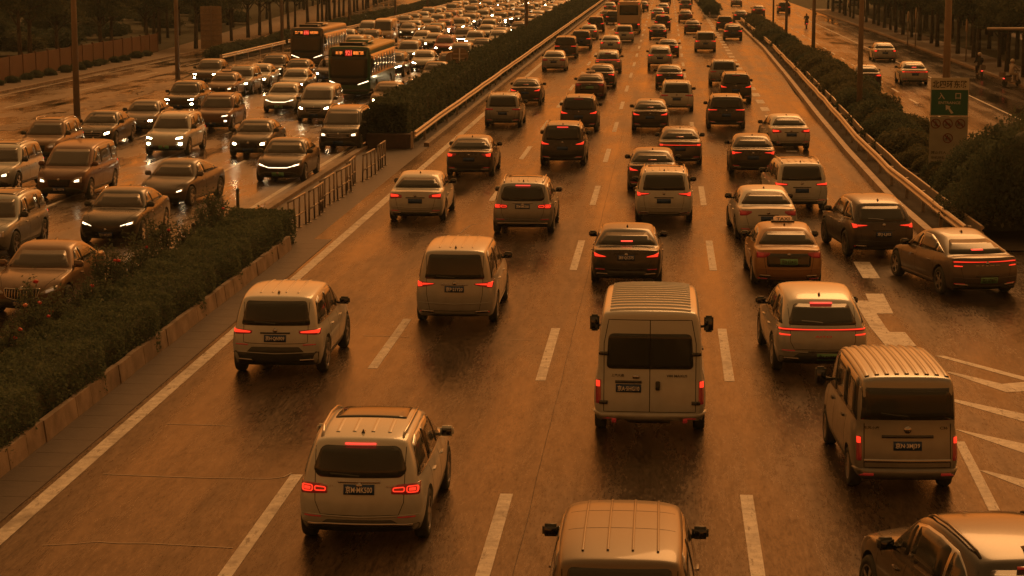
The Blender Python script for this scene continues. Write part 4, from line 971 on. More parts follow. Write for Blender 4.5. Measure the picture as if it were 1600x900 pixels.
def core_mesh(r):  # solid filler added inside the shrub's leaves
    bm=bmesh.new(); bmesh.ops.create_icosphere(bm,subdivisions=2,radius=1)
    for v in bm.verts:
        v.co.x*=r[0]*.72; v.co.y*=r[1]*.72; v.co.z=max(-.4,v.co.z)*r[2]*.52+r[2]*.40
    return bm2me(bm,'blocking_core',True)
SHR=[(shrub_mesh((1.5,1.7,1.7),5200,.17,5,k),core_mesh((1.5,1.7,1.7))) for k in range(4)]
for a,b in SHR: a.materials.append(LEAFS); b.materials.append(CORE)
EVG=[(shrub_mesh((1.5,1.7,1.7),20000,.085,13,20+k),core_mesh((1.5,1.7,1.7))) for k in range(3)]
for a,b in EVG: a.materials.append(LEAFD); b.materials.append(CORE)
def shrub(x,y,s,label,group=None,m=None,name='shrub',hz=1,v=None):
    a,b=SHR[random.randrange(4)] if v is None else EVG[v%3]; t=empty(name,(x,y,0),random.uniform(0,6.28)); t.scale=(s,s,s*hz); tag(t,label,'shrub',group)
    f=bpy.data.objects.new('foliage',a); col.objects.link(f); f.parent=t
    if m: f.material_slots[0].link='OBJECT'; f.material_slots[0].material=m
    g=bpy.data.objects.new('blocking_core',b); col.objects.link(g); g.parent=t; return t
# right verge shrubs between rail and frontage road
y=64.; k=0
while y<262:
    s=random.uniform(.62,.95) if not 70<y<86 else random.uniform(.42,.55)
    x=(9.9 if y<120 else 10.25)+random.uniform(-.1,.3)
    w1='near the entrance sign' if y<84 else ('between entrance sign and nearest right lamp post' if y<108 else ('between the first two right lamp posts' if y<160 else ('just beyond the second right lamp post' if y<205 else 'at the far end')))
    w2='small' if s<.72 else ('middling' if s<.84 else 'large'); m1_=random.choice([None,LEAFD,None])
    shrub(x,y,s,'%s %s shrub behind the right guard rail, %s'%(w2,'dark' if m1_ else 'olive',w1),'shrubs between right guard rail and frontage road',m1_)
    if (y<74 or 86<y<150) and random.random()<.6: shrub(x+1.1,y+1.0,s*.8,'%s outer shrub facing the frontage road, %s'%(w2,w1),'shrubs between right guard rail and frontage road',random.choice([None,LEAF]))
    y+=random.uniform(1.5,2.6)+(.8 if y>130 else 0)
y=165.
while y<400:
    q=-35.2-(y-165)*.012; q_=random.uniform(.6,.8); shrub(q,y,q_,'%s bush in the left planted strip, %s'%('small' if q_<.7 else 'larger','before the sign back' if y<178 else ('level with the nearer bus' if y<215 else ('behind the second bus' if y<260 else 'toward the horizon'))),'bushes in the planted strip on the left',random.choice([LEAFD,LEAFT])); y+=random.uniform(2,3)
for k in range(22):
    shrub(6.2+random.uniform(-.3,.4)+k*.02,289+k*5.5,.75,'dark bush on the island where the far ramp merges','bushes on the far merging island',LEAFD,hz=1.4)
# rose bushes at the back of the flower bed
def rose(x,y,h,k,label):
    t=empty('rose_bush',(x,y,0)); tag(t,label,'rose bush','rose bushes along the flower bed')
    bm=bmesh.new(); tips=[]
    for q in range(7):
        a=random.uniform(0,6.28); r_=random.uniform(.15,.5); tip=(r_*math.cos(a),r_*1.2*math.sin(a),h*random.uniform(.75,1.08)); tube(bm,[(0,0,0),(tip[0]*.4,tip[1]*.4,tip[2]*.55),tip],[.02,.014,.006],5); tips.append(tip)
    newobj('stems',bm2me(bm,'stems'),t,[BARK])
    pts=[]
    for tp in tips:
        n_=200; u=rng.uniform(.35,1.03,n_); pts.append(np.stack([tp[0]*u,tp[1]*u,tp[2]*u],1)+rng.normal(0,.10,(n_,3)))
    pts.append(blob_points((0,0,h*.35),(.55,.7,h*.5),900)); P_=np.vstack(pts); newobj('foliage',leaves(P_[P_[:,2]>.05],.075),t,[LEAFD])
    for q in range(k):
        tp=random.choice(tips); bm=bmesh.new(); bmesh.ops.create_icosphere(bm,subdivisions=2,radius=random.uniform(.04,.06))
        for v in bm.verts: v.co*=random.uniform(.8,1.15); v.co.z*=.75
        bmesh.ops.translate(bm,verts=bm.verts,vec=Vector(tp)+Vector((random.uniform(.0,.15),random.uniform(-.15,.1),random.uniform(-.12,.04)))); newobj('bloom',bm2me(bm,'bloom'),t,[PETAL if random.random()<.8 else PETAL2])
ys=[24,26.5,28.6,30.5,32.2,34.0,35.8,37.6,39.5,41.3,43.4,45.5,47.6,49.6,51.6,53.8,56,58.2,60.2]
for i,yy in enumerate(ys):
    nb=(3,5,2,6,4,3,5,4,2,3,2,1,2,0,1,1,0,1,0)[i]; rose(-12.85+random.uniform(-.1,.25),yy,random.uniform(1.15,1.5) if i%3 else 1.7,nb,
      '%s rose bush with %s in the flower bed, %s from the near end'%('tall' if i%3==0 else 'low',['no bloom','one red bloom','two red blooms','three red blooms','four red blooms','five red blooms','six red blooms'][nb],ORD[i]))
# trees
def tree_mesh(seed,h,r,n,size,ch):
    rs=random.Random(seed); bm=bmesh.new(); lean=rs.uniform(-.35,.35)
    top=(lean,rs.uniform(-.2,.2),h*.72); tube(bm,[(0,0,-.1),(lean*.25,0,h*.25),(lean*.6,top[1]*.5,h*.5),top],[.19,.15,.11,.05],8); cl=[]
    for k in range(9):
        a=k*2.4+rs.uniform(-.4,.4); z0=h*rs.uniform(.30,.62); q=r*rs.uniform(.35,.85); e_=(lean*.5+q*math.cos(a),q*math.sin(a),z0+rs.uniform(.3,1.6))
        tube(bm,[(lean*z0/h*.8,0,z0),((lean*.5+e_[0])/2,e_[1]/2,(z0+e_[2])/2+.15),e_],[.07,.05,.02],5); cl.append(e_)
    tm=bm2me(bm,'trunk',True); tm.materials.append(BARK); pts=[]
    for k in range(16):
        a=rs.uniform(0,6.28); q=r*math.sqrt(rs.random())*.8; cl.append((q*math.cos(a),q*math.sin(a),ch+(h-ch)*rs.uniform(.1,.9)))
    for c_ in cl:
        rr=rs.uniform(.7,1.25); c_=(c_[0],c_[1],max(c_[2],ch+.3)); pts.append(blob_points(c_,(rr,rr,rr*.7),n//len(cl),.25))
    cm=leaves(np.vstack(pts),size,.5); cm.materials.append(LEAFT); return tm,cm
TREES=[tree_mesh(k,7.6+k*.4,2.5+.2*k,7000,.24,3.3-.15*k) for k in range(4)]
LOW=[tree_mesh(10+k,6.5,2.8,9000,.24,1.2) for k in range(2)]
def tree(x,y,s,label,group,T=TREES,name='tree',hz=1):
    tm,cm=random.choice(T); t=empty(name,(x,y,0),random.uniform(0,6.28)); t.scale=(s,s,s*hz); tag(t,label,'tree',group)
    for nm,me in (('trunk',tm),('crown',cm)):
        o=bpy.data.objects.new(nm,me); col.objects.link(o); o.parent=t
def trow(pts,label,group,T=TREES,s=(.85,1.15)):
    for i,(x,y) in enumerate(pts): tree(x,y,random.uniform(*s),label%ORD[i] if '%s' in label else label,group,T)
j=lambda a:random.uniform(-a,a)
trow([(-41.6-(y-150)*.004+j(.3) if y<260 else -42-(y-260)*.07+j(.4),y+j(1)) for y in np.arange(186,420,6.2)],'%s tree from the near end of the left roadside row','trees in the left roadside row')
trow([(-47.5-max(0,y-178)*.055+j(1.2),y+j(2)) for y in np.arange(150,420,8)],'tree with bare lower trunk at the front of the dark left belt','trees in the dark belt on the left')
trow([(-55-max(0,y-178)*.08+j(2.5),y+j(3)) for y in np.arange(160,420,9)],'low-crowned tree in the second line of the dark left belt','trees in the dark belt on the left',LOW,(.8,1.0))
trow([(-66-max(0,y-178)*.12+j(3),y+j(4)) for y in np.arange(175,420,10)],'low-crowned tree in the third line of the dark left belt','trees in the dark belt on the left',LOW,(.85,1.05))
trow([(-84-max(0,y-220)*.2+j(4),y+j(4)) for y in np.arange(220,420,11)],'low-crowned tree in the rearmost line of the left belt','trees in the dark belt on the left',LOW,(.9,1.15))
trow([(24.6+j(.3),y+j(.8)) for y in np.arange(112,330,7.0)],'%s tree from the near end of the right kerbside row','trees in the right kerbside row')
trow([(29+j(1),y+j(1.5)) for y in np.arange(118,340,7)],'tree in the front line of the dark belt beyond the right pavement','trees in the dark belt on the right',LOW,(.9,1.2))
trow([(35+j(1.5),y+j(2)) for y in np.arange(140,350,7)],'tree in the second line of the dark belt beyond the right pavement','trees in the dark belt on the right',LOW,(.9,1.3))
trow([(43+j(2),y+j(2)) for y in np.arange(175,420,8)],'tree in the third line of the dark belt beyond the right pavement','trees in the dark belt on the right',LOW,(1,1.4))
trow([(53+j(2.5),y+j(3)) for y in np.arange(230,420,8)],'tree in the fourth line of the dark belt beyond the right pavement','trees in the dark belt on the right',LOW,(1.2,1.6))
for k in range(30):   # clipped mounds in the park on the left
    y=random.uniform(170,300); x=-47-(y-165)*.05-random.uniform(0,26)*(y/220); q_=random.uniform(1.0,1.7); shrub(x,y,q_,'%s rounded mound %s in the park beyond the left wall'%('big' if q_>1.35 else 'small','close behind the fence' if x>-56 and y<215 else ('farther back' if y<240 else 'far back among trees')),'rounded mounds in the left park',random.choice([LEAF,LEAFD,None]),name='topiary_mound',hz=.75)
# big bushy evergreens at the right edge
for k,(x,y,s,hz,lb) in enumerate(((11.0,64.3,1.35,1.55,'large dark bushy evergreen behind the grey fastback'),(12.6,67.5,1.5,1.7,'tallest dark evergreen at the right edge below the scooters'),(10.8,70.5,1.1,1.3,'dark evergreen shrub between guard rail and sign'),
     (14.6,66,1.5,1.5,'outermost dark evergreen at the right picture edge'),(12.1,74,1.25,1.4,'dark evergreen covering the foot of the entrance sign'),(14.3,72,1.3,1.2,'evergreen behind the tallest one at the right edge'),(9.9,66.8,.8,1.1,'small evergreen against the end of the guard rail'),(12.9,62.8,1.2,1.2,'low front evergreen on the right above the ramp'))):
    shrub(x,y,s,lb,None,LEAFD,name='evergreen_bush',hz=hz,v=k%4)
# brown fence wall on the left
FW=mat('brown fence panels',(.12,.062,.035),.6,noise=.15,nscale=1)
t=empty('fence_wall',(-43.9,110,0)); tag(t,'long brown panelled fence wall behind the left pavement','fence')
bm=bmesh.new()
for k in range(24): box(bm,-.04,.04,k*3,k*3+2.92,.1,1.6)
newobj('panel',bm2me(bm,'p'),t,[FW])
for k in range(25):
    bm=bmesh.new(); box(bm,-.08,.08,k*3-.08,k*3+.0,0,1.7); newobj('post',bm2me(bm,'p'),t,[FW])
y=100
while y<176: shrub(-42.6+j(.15),y,random.uniform(.28,.42),'low weed clump at the foot of the brown fence','weed clumps along the brown fence',LEAFD); y+=random.uniform(1.5,4)
# ------------------------------------------------------------------ vehicles
def deck_panel(s,sk,A,pr):      # black boot panel of the taxi
    zr=s['st'][0][1]; hw=s['W']/2
    A('boot_panel', sk.panel(rnd([(-hw*.60,zr*.58),(hw*.60,zr*.58),(hw*.62,zr*.93),(-hw*.62,zr*.93)],.05),'rear',.006,.1),M['trim'])
def taxi_sign(s,sk,A,pr):
    yy=(s['roof'][1][0]+s['roof'][2][0])/2; z=sk.hit(0,yy,'top',0)[0].z
    bm=bmesh.new(); box(bm,-.24,.24,yy-.08,yy+.08,z+.02,z+.14,.03); i=A('taxi_sign',bm,mat('amber taxi sign',(.55,.25,.06),.4,em=(1,.4,.1),es=.25))
    bm=bmesh.new(); box(bm,-.3,.3,yy-.1,yy+.1,z-.01,z+.03); A('sign_base',bm,M['black'],parent=i)
    me_v,me_f=text_fit('TAXI',.34,.08); me=bpy.data.meshes.new('lettering'); me.from_pydata([(a,yy-.084,z+.08+b) for a,b in me_v],[],me_f); A('lettering',me,M['platedark'],parent=i)
def letters(st,cx,vz,wd,ht,m='chrome',view='rear'):
    def f(s,sk,A,pr): A('lettering', sk.text(st,cx,vz,wd,ht,view,.018), M[m], smooth=False)
    return f
def van_rear(s,sk,A,pr):        # rear doors of the big van
    zr=s['st'][0][1]; hw=s['W']/2
    A('door_gap', sk.strip([(0,.50),(0,2.12)],.016,'rear',.002),M['seam'])
    A('door_gap', sk.strip([(-hw*.80,.50),(-hw*.80,1.7),(-hw*.72,2.12),(hw*.72,2.12),(hw*.80,1.7),(hw*.80,.50),(-hw*.80,.50)],.014,'rear',.002),M['seam'])
    for sg in (-1,1):
        for z in (.66,1.52): A('hinge', sk.panel([(sg*hw*.80-.07,z-.03),(sg*hw*.80+.07,z-.03),(sg*hw*.80+.07,z+.03),(sg*hw*.80-.07,z+.03)],'rear',.03),M['trim'])
        q=[(sg*hw*.80,.34),(sg*hw*.58,.34),(sg*hw*.58,.39),(sg*hw*.80,.39)]; A('reflector', sk.panel(q,'rear',.05),M['taildim'])
    A('rear_bumper', sk.panel(rnd([(-hw*.96,.34),(hw*.96,.34),(hw*.96,.50),(hw*.84,.47),(-hw*.84,.47),(-hw*.96,.50)],.02),'rear',.05,.12),None,slot='paint')
    A('door_handle', sk.panel(rnd([(.10,.88),(.18,.88),(.18,1.04),(.10,1.04)],.03),'rear',.03),M['black'])
    A('plate_recess', sk.strip([(-.60,1.02),(-.14,1.02)],.05,'rear',.02),M['trim'])
    A('emblem', sk.panel(rnd([(-.30,1.08),(-.18,1.08),(-.18,1.14),(-.30,1.14)],.02),'rear',.015),M['chrome'])
def mini_rear(s,sk,A,pr):
    hw=s['W']/2
    A('tailgate_gap', sk.strip([(-hw*.80,1.16),(-hw*.80,.48),(hw*.80,.48),(hw*.80,1.16)],.016,'rear',.002),M['seam'])
    A('chrome_strip', sk.strip([(-hw*.80,.585),(hw*.80,.585)],.06,'rear',.012),M['chrome'])
    A('garnish', sk.strip([(-.40,.96),(.40,.96)],.05,'rear',.02),M['trim'])
    bm=sk.panel([(.06*math.cos(t*math.pi/6),1.07+.06*math.sin(t*math.pi/6)) for t in range(12)],'rear',.016,.2); A('emblem',bm,M['chrome'])
    A('rear_bumper', sk.panel(rnd([(-hw*.95,.31),(hw*.95,.31),(hw*.95,.46),(-hw*.95,.46)],.03),'rear',.035,.12),None,slot='paint')
    for sg in (-1,1):
        q=[(sg*hw*.86,.36),(sg*hw*.62,.36),(sg*hw*.62,.40),(sg*hw*.80,.40)]; A('reflector', sk.panel(q,'rear',.042),M['taildim'])
    A('rear_wiper', sk.strip([(0,1.28),(-.22,1.30),(-.42,1.33)],.025,'rear',.03),M['black'])
def lower_bar(s,sk,A,pr):
    A('bumper_trim', sk.strip([(-s['W']*.40,.36),(-s['W']*.26,.385),(s['W']*.26,.385),(s['W']*.40,.36)],.035,'rear',.02),M['chrome'])
K={}
def C(k,*a,**kw): K[k]=make_car(*a,**kw)
C('glc','suv','split','oval',ptext='京M·MK500',L=4.66,W=1.89,H=1.64,oval=1,fine=1,rails='chrome',roof='sunroof',chrome=1,lowblack=.64,pz=.90,tw=.96,chr=1,dmir=False,spare=[letters('4MATIC',.46,.93,.16,.022),letters('GLC 300 L',-.46,.93,.20,.022),lower_bar])
C('rav','suv','blade','fog',ptext='京H·QN909',L=4.6,W=1.92,H=1.69,fine=1,rails=False,roof='ribs',lowblack=.88,pz=.80,wheel='five')
C('gl8','mpv','wedge','vgrille',ptext='京P·21Y20',L=5.0,W=1.90,H=1.80,fine=1,tw=.93,roof='ribs',lowblack=.40,pz=.83,clad=False,chr=1)
C('bigvan','van','upright','oval',ptext='京A·5HG10',px=-.37,pz=.745,fine=1,roof='cross',fin=False,wheel='steel',spare=[van_rear,letters('上汽大通',-.56,1.135,.22,.05,'trim'),letters('V80 MAXUS',.47,1.135,.36,.045,'trim')])
C('m4','sedan','hook','slim',ptext='浙E·QC575',L=4.68,W=1.87,H=1.385,fine=1,pz=.82,lowblack=.62)
C('aito','csuv','line','bar',plate='greenplate',ptext='京A·BAB869',L=4.78,W=1.93,H=1.62,fine=1,px=.10,pz=.42,lowblack=.70,emb=False,clad=True,spare=[letters('AITO',0,.83,.34,.040,'taildim')])
C('mini','mini','upright','square',ptext='京N·3MJ39',fine=1,roof='long',fin=False,wheel='steel',pz=.73,spare=[mini_rear,letters('东风小康',-.56,1.095,.24,.05,'trim'),letters('C36',.56,1.095,.12,.045,'trim')])
C('taxi','sedan','long','oval',plate='greenplate',ptext='京B·E2415',fine=1,pz=.72,lowblack=.30,spare=[deck_panel,taxi_sign],L=4.65,W=1.82)
C('q5','csuv','wedge','square',ptext='京J·LJ02',L=4.69,W=1.89,H=1.64,fine=1,pz=.70,lowblack=.45,chrome=1)
C('p7','fast','line','bar',plate='greenplate',ptext='京A·AD8961',L=4.88,W=1.90,H=1.45,fine=1,pz=.46,lowblack=.45,px=.05,chrome=1,clad=False,spare=[letters('X P E N G',0,.80,.62,.03)])
C('suv','suv','blade','oval',rails='chrome',roof='sunroof'); C('suvh','suv','hook','fog',H=1.72,rails=True); C('suvt','suv','thin','bar',rails=True,W=1.9)
C('csuv','csuv','line','slim',roof='sunroof'); C('csuvw','csuv','wedge','fog'); C('roewe','suv','wedge','oval',ptext=None,rails='chrome',H=1.68,roof='sunroof',lowblack=.42,emb=True)
C('sedan','sedan','sedan','oval'); C('sedanl','sedan','long','vgrille',L=4.9,W=1.86); C('sedanb','sedan','bar','bar',L=4.8,roof='sunroof'); C('sedanw','sedan','wedge','slim'); C('sedanh','sedan','hook','square')
C('tesla','fast','blade','shut',L=4.7,W=1.85,chrome=1,plate='greenplate',dmir=False); C('fastl','fast','line','slim'); C('mpv','mpv','thin','vgrille',H=1.8); C('mpvw','mpv','wedge','square',rails='chrome')
C('regal','sedan','sedan','vgrille',L=4.84,W=1.86,H=1.48,fine=1,ftext='京N·56529',vbars=1,wheel='multi',dmir=False); C('jag','sedan','hook','slim',L=4.9,W=1.88,H=1.46,fine=1,ftext='京N·MQ897')
C('buickv','mpv','wedge','oval',L=5.2,W=1.88,H=1.8,fine=1,ftext='京L·VS774',dmir=False); C('byd','sedan','bar','bar',L=4.85,W=1.88,H=1.5,fine=1,plate='greenplate'); C('crossv','suv','long','fog',L=4.75,W=1.89,H=1.70,fine=1,rails='chrome',plate='greenplate')
C('whitevan','van','upright','oval',fin=False,wheel='steel',roof=None)
FARK={}
def nearest_lane_note(): pass
def put(k, px, py, pnt, label, yaw=0, face='rear', cat=None, name=None, group=None, tail=True, head=0, brake=None, far=None):
    """stand a vehicle with the tyres nearest the camera on the ground seen at a photo pixel"""
    pr=K[k]; s=pr.s; p=G(px,py); L=s['L']; rz=R(yaw)+(math.pi if face=='front' else 0)
    a=s['ax'][0] if face=='rear' else s['ax'][1]
    ax=a-L/2                                    # that axle in the car's own axes
    fwd=Vector((-math.sin(rz),math.cos(rz))); side=Vector((math.cos(rz),math.sin(rz)))
    # the pixel is the middle of the visible end; shift from the axle to the car's centre
    x=p.x-fwd.x*ax; y=p.y-fwd.y*ax
    kind=s['kind']; nm=name or {'suv':'suv','csuv':'suv','sedan':'saloon_car','fast':'fastback_car','mpv':'minibus','van':'van','mini':'van'}[kind]
    cat=cat or {'suv':'car','csuv':'car','sedan':'car','fast':'car','mpv':'people carrier','van':'van','mini':'van'}[kind]
    if far is None: far = p.y>120
    if far:
        if k not in FARK: FARK[k]=far_version(pr)
        pr=FARK[k]
    return place(pr,nm,x,y,rz,pnt,label,cat,group or GR,tail,head,brake)
GR='cars driving away on the right carriageway'
put('glc',574,836,'white','white SUV with split red lamps and roof rails, nearest car left of centre')
put('rav',442,579,'white','white SUV with black rear window close to the kerb wall beside the flower bed')
put('gl8',716,500,'pearl','pearl white people carrier with ribbed roof between the kerbside SUV and the big van',cat='people carrier')
put('bigvan',1015,668,'white','tall white panel van with ribbed roof and two rear doors')
put('m4',979,440,'black','black coupe-like saloon right in front of the tall white van')
put('glc',819,363,'silver','silver SUV with writing on its dark rear window, left of the black saloon')
put('sedan',654,343,'white','white saloon nearest the tubular barrier, low rear lamps lit',tail=True,brake=False)
put('sedanl',736,274,'black','black saloon with silver plate beside the end of the tall hedge')
put('suvh',880,258,'black','black SUV with hooked lamps in the second lane behind a taller dark one')
put('suv',787,198,'silver','silver SUV with unlit lamps beside the hedge, behind the black saloon',tail=False)
put('sedanh',822,163,'dark','dark saloon in the lane next to the hedge beyond the silver SUV',brake=False)
put('suvh',905,205,'dark','dark SUV with curling lamps ahead of the black hooked-lamp SUV',brake=False)
put('taxi',922,154,'brown','brown taxi with dark boot in the second lane, distant',tail=False,brake=False)
put('sedanw',940,137,'black','black saloon half hidden beyond the distant brown taxi',brake=False)
put('csuv',950,114,'silver','silver saloon-like car with a dotted red bar in the second lane',brake=False)
put('sedan',866,111,'pearl','pearl saloon with unlit lamps close to the hedge kerb',tail=False)
put('mpv',884,91,'dark','dark people carrier close to the hedge guard rail far off',brake=False)
put('suv',908,76,'blue','dark teal SUV beside the far people carrier',brake=False)
put('sedan',920,62,'silver','silver saloon close to the rail behind the far dark SUV',brake=False)
put('sedanl',954,82,'white','small white saloon directly behind the silver one with the red bar')
put('suv',975,66,'white','white SUV following the coach, tall red lamps')
put('suvh',931,50,'black','black SUV with hooked lamps left of the coach',brake=False)
put('sedanw',949,34,'dark','dark teal saloon left of the coach and farther off',brake=False)
put('suv',958,38,'dark','dark SUV half hidden by the left side of the coach',brake=False)
put('sedan',953,19,'silver','pale saloon next to the rail left of the coach roof')
put('csuv',961,9,'dark','dark car with a wide red light bar beyond the coach',brake=False)
put('sedanw',1004,17,'dark','dark saloon right of the coach, overtaking it',brake=False)
put('sedanh',1016,204,'black','black saloon with round-ended red lamps in the third lane',brake=False)
put('suv',1057,174,'white','white SUV with unlit lamps and dark plate, chrome strip, third lane right',tail=False)
put('sedanw',1046,138,'black','black saloon with square lamps ahead of the chrome-strip SUV',brake=False)
put('csuvw',1031,105,'pearl','pearl coupe SUV with small red lamps in the third lane',brake=False)
put('sedan',1044,89,'dark','dark saloon half hidden ahead of the pearl coupe SUV',brake=False)
put('sedanh',1028,61,'dark','dark low saloon far ahead in the third lane',brake=False)
put('suvh',1035,47,'black','black SUV with bright brake lamps far ahead in the third lane')
put('sedan',1028,30,'silver','pale far saloon with one bright lamp in the third lane',brake=False)
put('sedanw',1036,21,'silver','faint silver saloon beyond the bright-lamped SUV',brake=False)
put('suv',1040,6,'dark','dark far car at the top of the third lane',brake=False)
put('sedan',1071,34,'brown','far brown car in the fourth lane behind two SUVs',tail=False)
put('suv',1071,16,'silver','far pale SUV ahead of the brown one in the fourth lane',brake=False)
put('suvh',1074,6,'dark','farthest dark SUV in the fourth lane',brake=False)
put('taxi',1082,53,'brown','brown taxi with glowing sign alone in the fourth lane, far',tail=False,brake=False)
put('suvt',1134,201,'black','black SUV with wide L-shaped lamps and antenna in the fourth lane',brake=False)
put('suv',1130,133,'silver','silver SUV with pale number plate glare, fourth lane',tail=False)
put('suvh',1149,160,'black','black SUV half covered by the one with L-shaped lamps',brake=False)
put('mpvw',1102,81,'silver','silver people carrier in the fourth lane with wide lamps',brake=False)
put('csuvw',1145,63,'black','black coupe-backed SUV in the merging lane behind another',brake=False)
put('suv',1132,48,'dark','dark SUV with two bright brake lamps entering from the merge')
put('sedan',1157,34,'black','black saloon beside the start of the right guard rail',brake=False)
put('sedanb',1062,257,'grey','grey saloon with a full-width red bar in the third lane',brake=False)
put('sedanh',1019,298,'black','black saloon mostly hidden by the white SUV following it',brake=False)
put('roewe',1037,345,'white','white SUV with lit brake strip under the roof edge, third lane')
put('sedanw',1175,271,'black','black saloon with L-shaped lamps left of a white estate',brake=False)
put('sedan',1231,233,'white','white saloon close to the right kerb with greenish boot',6,brake=False)
put('suv',1247,327,'white','white SUV with green number plate behind the black saloon',5,brake=False)
put('sedanl',1195,372,'white','white saloon with unlit dark lamps just ahead of the taxi',3,tail=False)
put('taxi',1227,443,'orange','orange and black taxi with roof sign in the fourth lane',2,tail=False,brake=False,cat='taxi')
put('aito',1277,577,'pearl','pearl coupe SUV with red light bar and lettering ahead of the minivan',3)
put('mini',1403,757,'silver','silver minivan with grooved roof and upright lamps at the lower right',3,name='minivan',cat='van')
put('q5',1369,399,'dark','dark grey coupe SUV squeezing in from the ramp, brake strip lit',8)
put('p7',1520,457,'grey','grey fastback with thin red light bar turning in from the ramp',15,cat='car')
# foreground pair cut by the lower edge
K['fvan']=make_car('mpv','thin','oval',L=4.95,W=1.86,H=1.88,fine=1,roof='grooves',fin=False,tw=.93,plate='blueplate',wh=.33)
p=G(975,786,1.85); place(K['fvan'],'van',p.x,p.y-.05,0,'champagne','champagne van seen from above, its long roof at the lower edge','van','vans and cars at the lower edge',head=0)
K['fsuv']=make_car('csuv','line','slim',L=4.8,W=1.9,H=1.66,fine=1,rails=True,chrome=1)
p=G(1500,900,0); place(K['fsuv'],'suv',3.88,25.6,R(13),'black','dark SUV with chrome window line leaving the lower right corner','car','vans and cars at the lower edge',head=0,tail=False)
GR='cars coming towards the camera on the left carriageway'
F='front'
def fr(*a,**k): put(*a,face='front',**k)
fr('regal',52,487,'bronze','bronze saloon with upright chrome grille bars behind the rose bushes',head=0)
fr('jag',178,378,'black','black saloon with slim headlamps next behind the bronze one',head=2,yaw=0)
fr('tesla',262,321,'grey','grey electric fastback with smooth nose angled across its lane',head=2,yaw=-7)
fr('buickv',104,309,'brown','dark brown people carrier with oval chrome grille',head=2)
fr('suv',-8,300,'white','white SUV cut by the left edge, upper one',head=2)
fr('suv',-22,400,'silver','pale SUV cut by the left edge, lower one',head=0)
fr('byd',441,283,'dark','dark saloon with a full-width white light bar next to the median',head=2)
fr('sedan',394,244,'dark','dark compact saloon with round headlamps behind the light-bar car',head=1)
fr('mpvw',533,234,'black','black van-like car with chrome grille beside the tall hedge end',head=2)
fr('crossv',264,242,'white','white SUV with three-part headlamps in the middle of the jam',head=1)
fr('sedanl',152,228,'black','black saloon with one bright swept headlamp left of the white SUV',head=1)
fr('suv',66,252,'bronze','bronze SUV behind the dark brown people carrier',head=0)
fr('suvh',336,205,'brown','rusty brown SUV with oval grille right behind the white SUV',head=2)
fr('csuvw',285,176,'black','black SUV with bright hooked headlamps left of a taxi',head=1)
fr('sedanh',220,207,'grey','grey saloon with double headlamps behind the black saloon',head=1)
fr('taxi',347,153,'bronze','bronze car with a roof sign in the jam',head=2)
fr('suv',373,147,'silver','silver SUV with tall white flank behind the roof-sign car',head=1,yaw=0)
fr('csuvw',324,133,'grey','grey SUV with mesh grille at the left rail end',head=1)
fr('sedan',402,137,'white','white saloon squeezed behind the silver SUV',head=1)
fr('byd',440,175,'white','white crossover with slim lamps ahead of the first bus',head=2)
fr('sedan',459,146,'pearl','pearl saloon hidden behind the white crossover',head=1)
fr('mpv',494,190,'silver','silver people carrier with wide grille ahead of the bus',head=1)
fr('sedan',604,172,'bronze','bronze saloon behind the hedge corner beside the bus',head=1)
fr('sedan',463,128,'black','black saloon with one dazzling headlamp left of the bus',head=1)
fr('csuv',425,124,'dark','dark SUV with a white light bar near the left rail',head=2)
fr('sedan',513,128,'dark','dark saloon tucked behind the first bus corner',head=1)
fr('sedanw',661,111,'white','white hatch-nosed car right of the bus',head=1)
fr('sedan',679,133,'dark','dark saloon beside the round sign back',head=1)
fr('suvh',637,99,'silver','silver SUV just behind the bus flank',head=1)
fr('sedan',677,78,'white','white saloon behind the orange-red SUV',head=1)
fr('suv',694,87,'red','orange-red SUV in the middle of the far jam',head=1)
fr('csuvw',741,77,'white','white car with dark grille near the median hedge',head=1)
fr('sedan',752,88,'dark','dark saloon partly hidden by hedge top',head=1)
fr('sedan',759,62,'pearl','pearl saloon near the hedge, farther back',head=1)
fr('whitevan',598,68,'cream','cream high-roof van behind the first bus roof',head=0)
fr('mpv',573,61,'silver','boxy pale van left of the high-roof one',head=0)
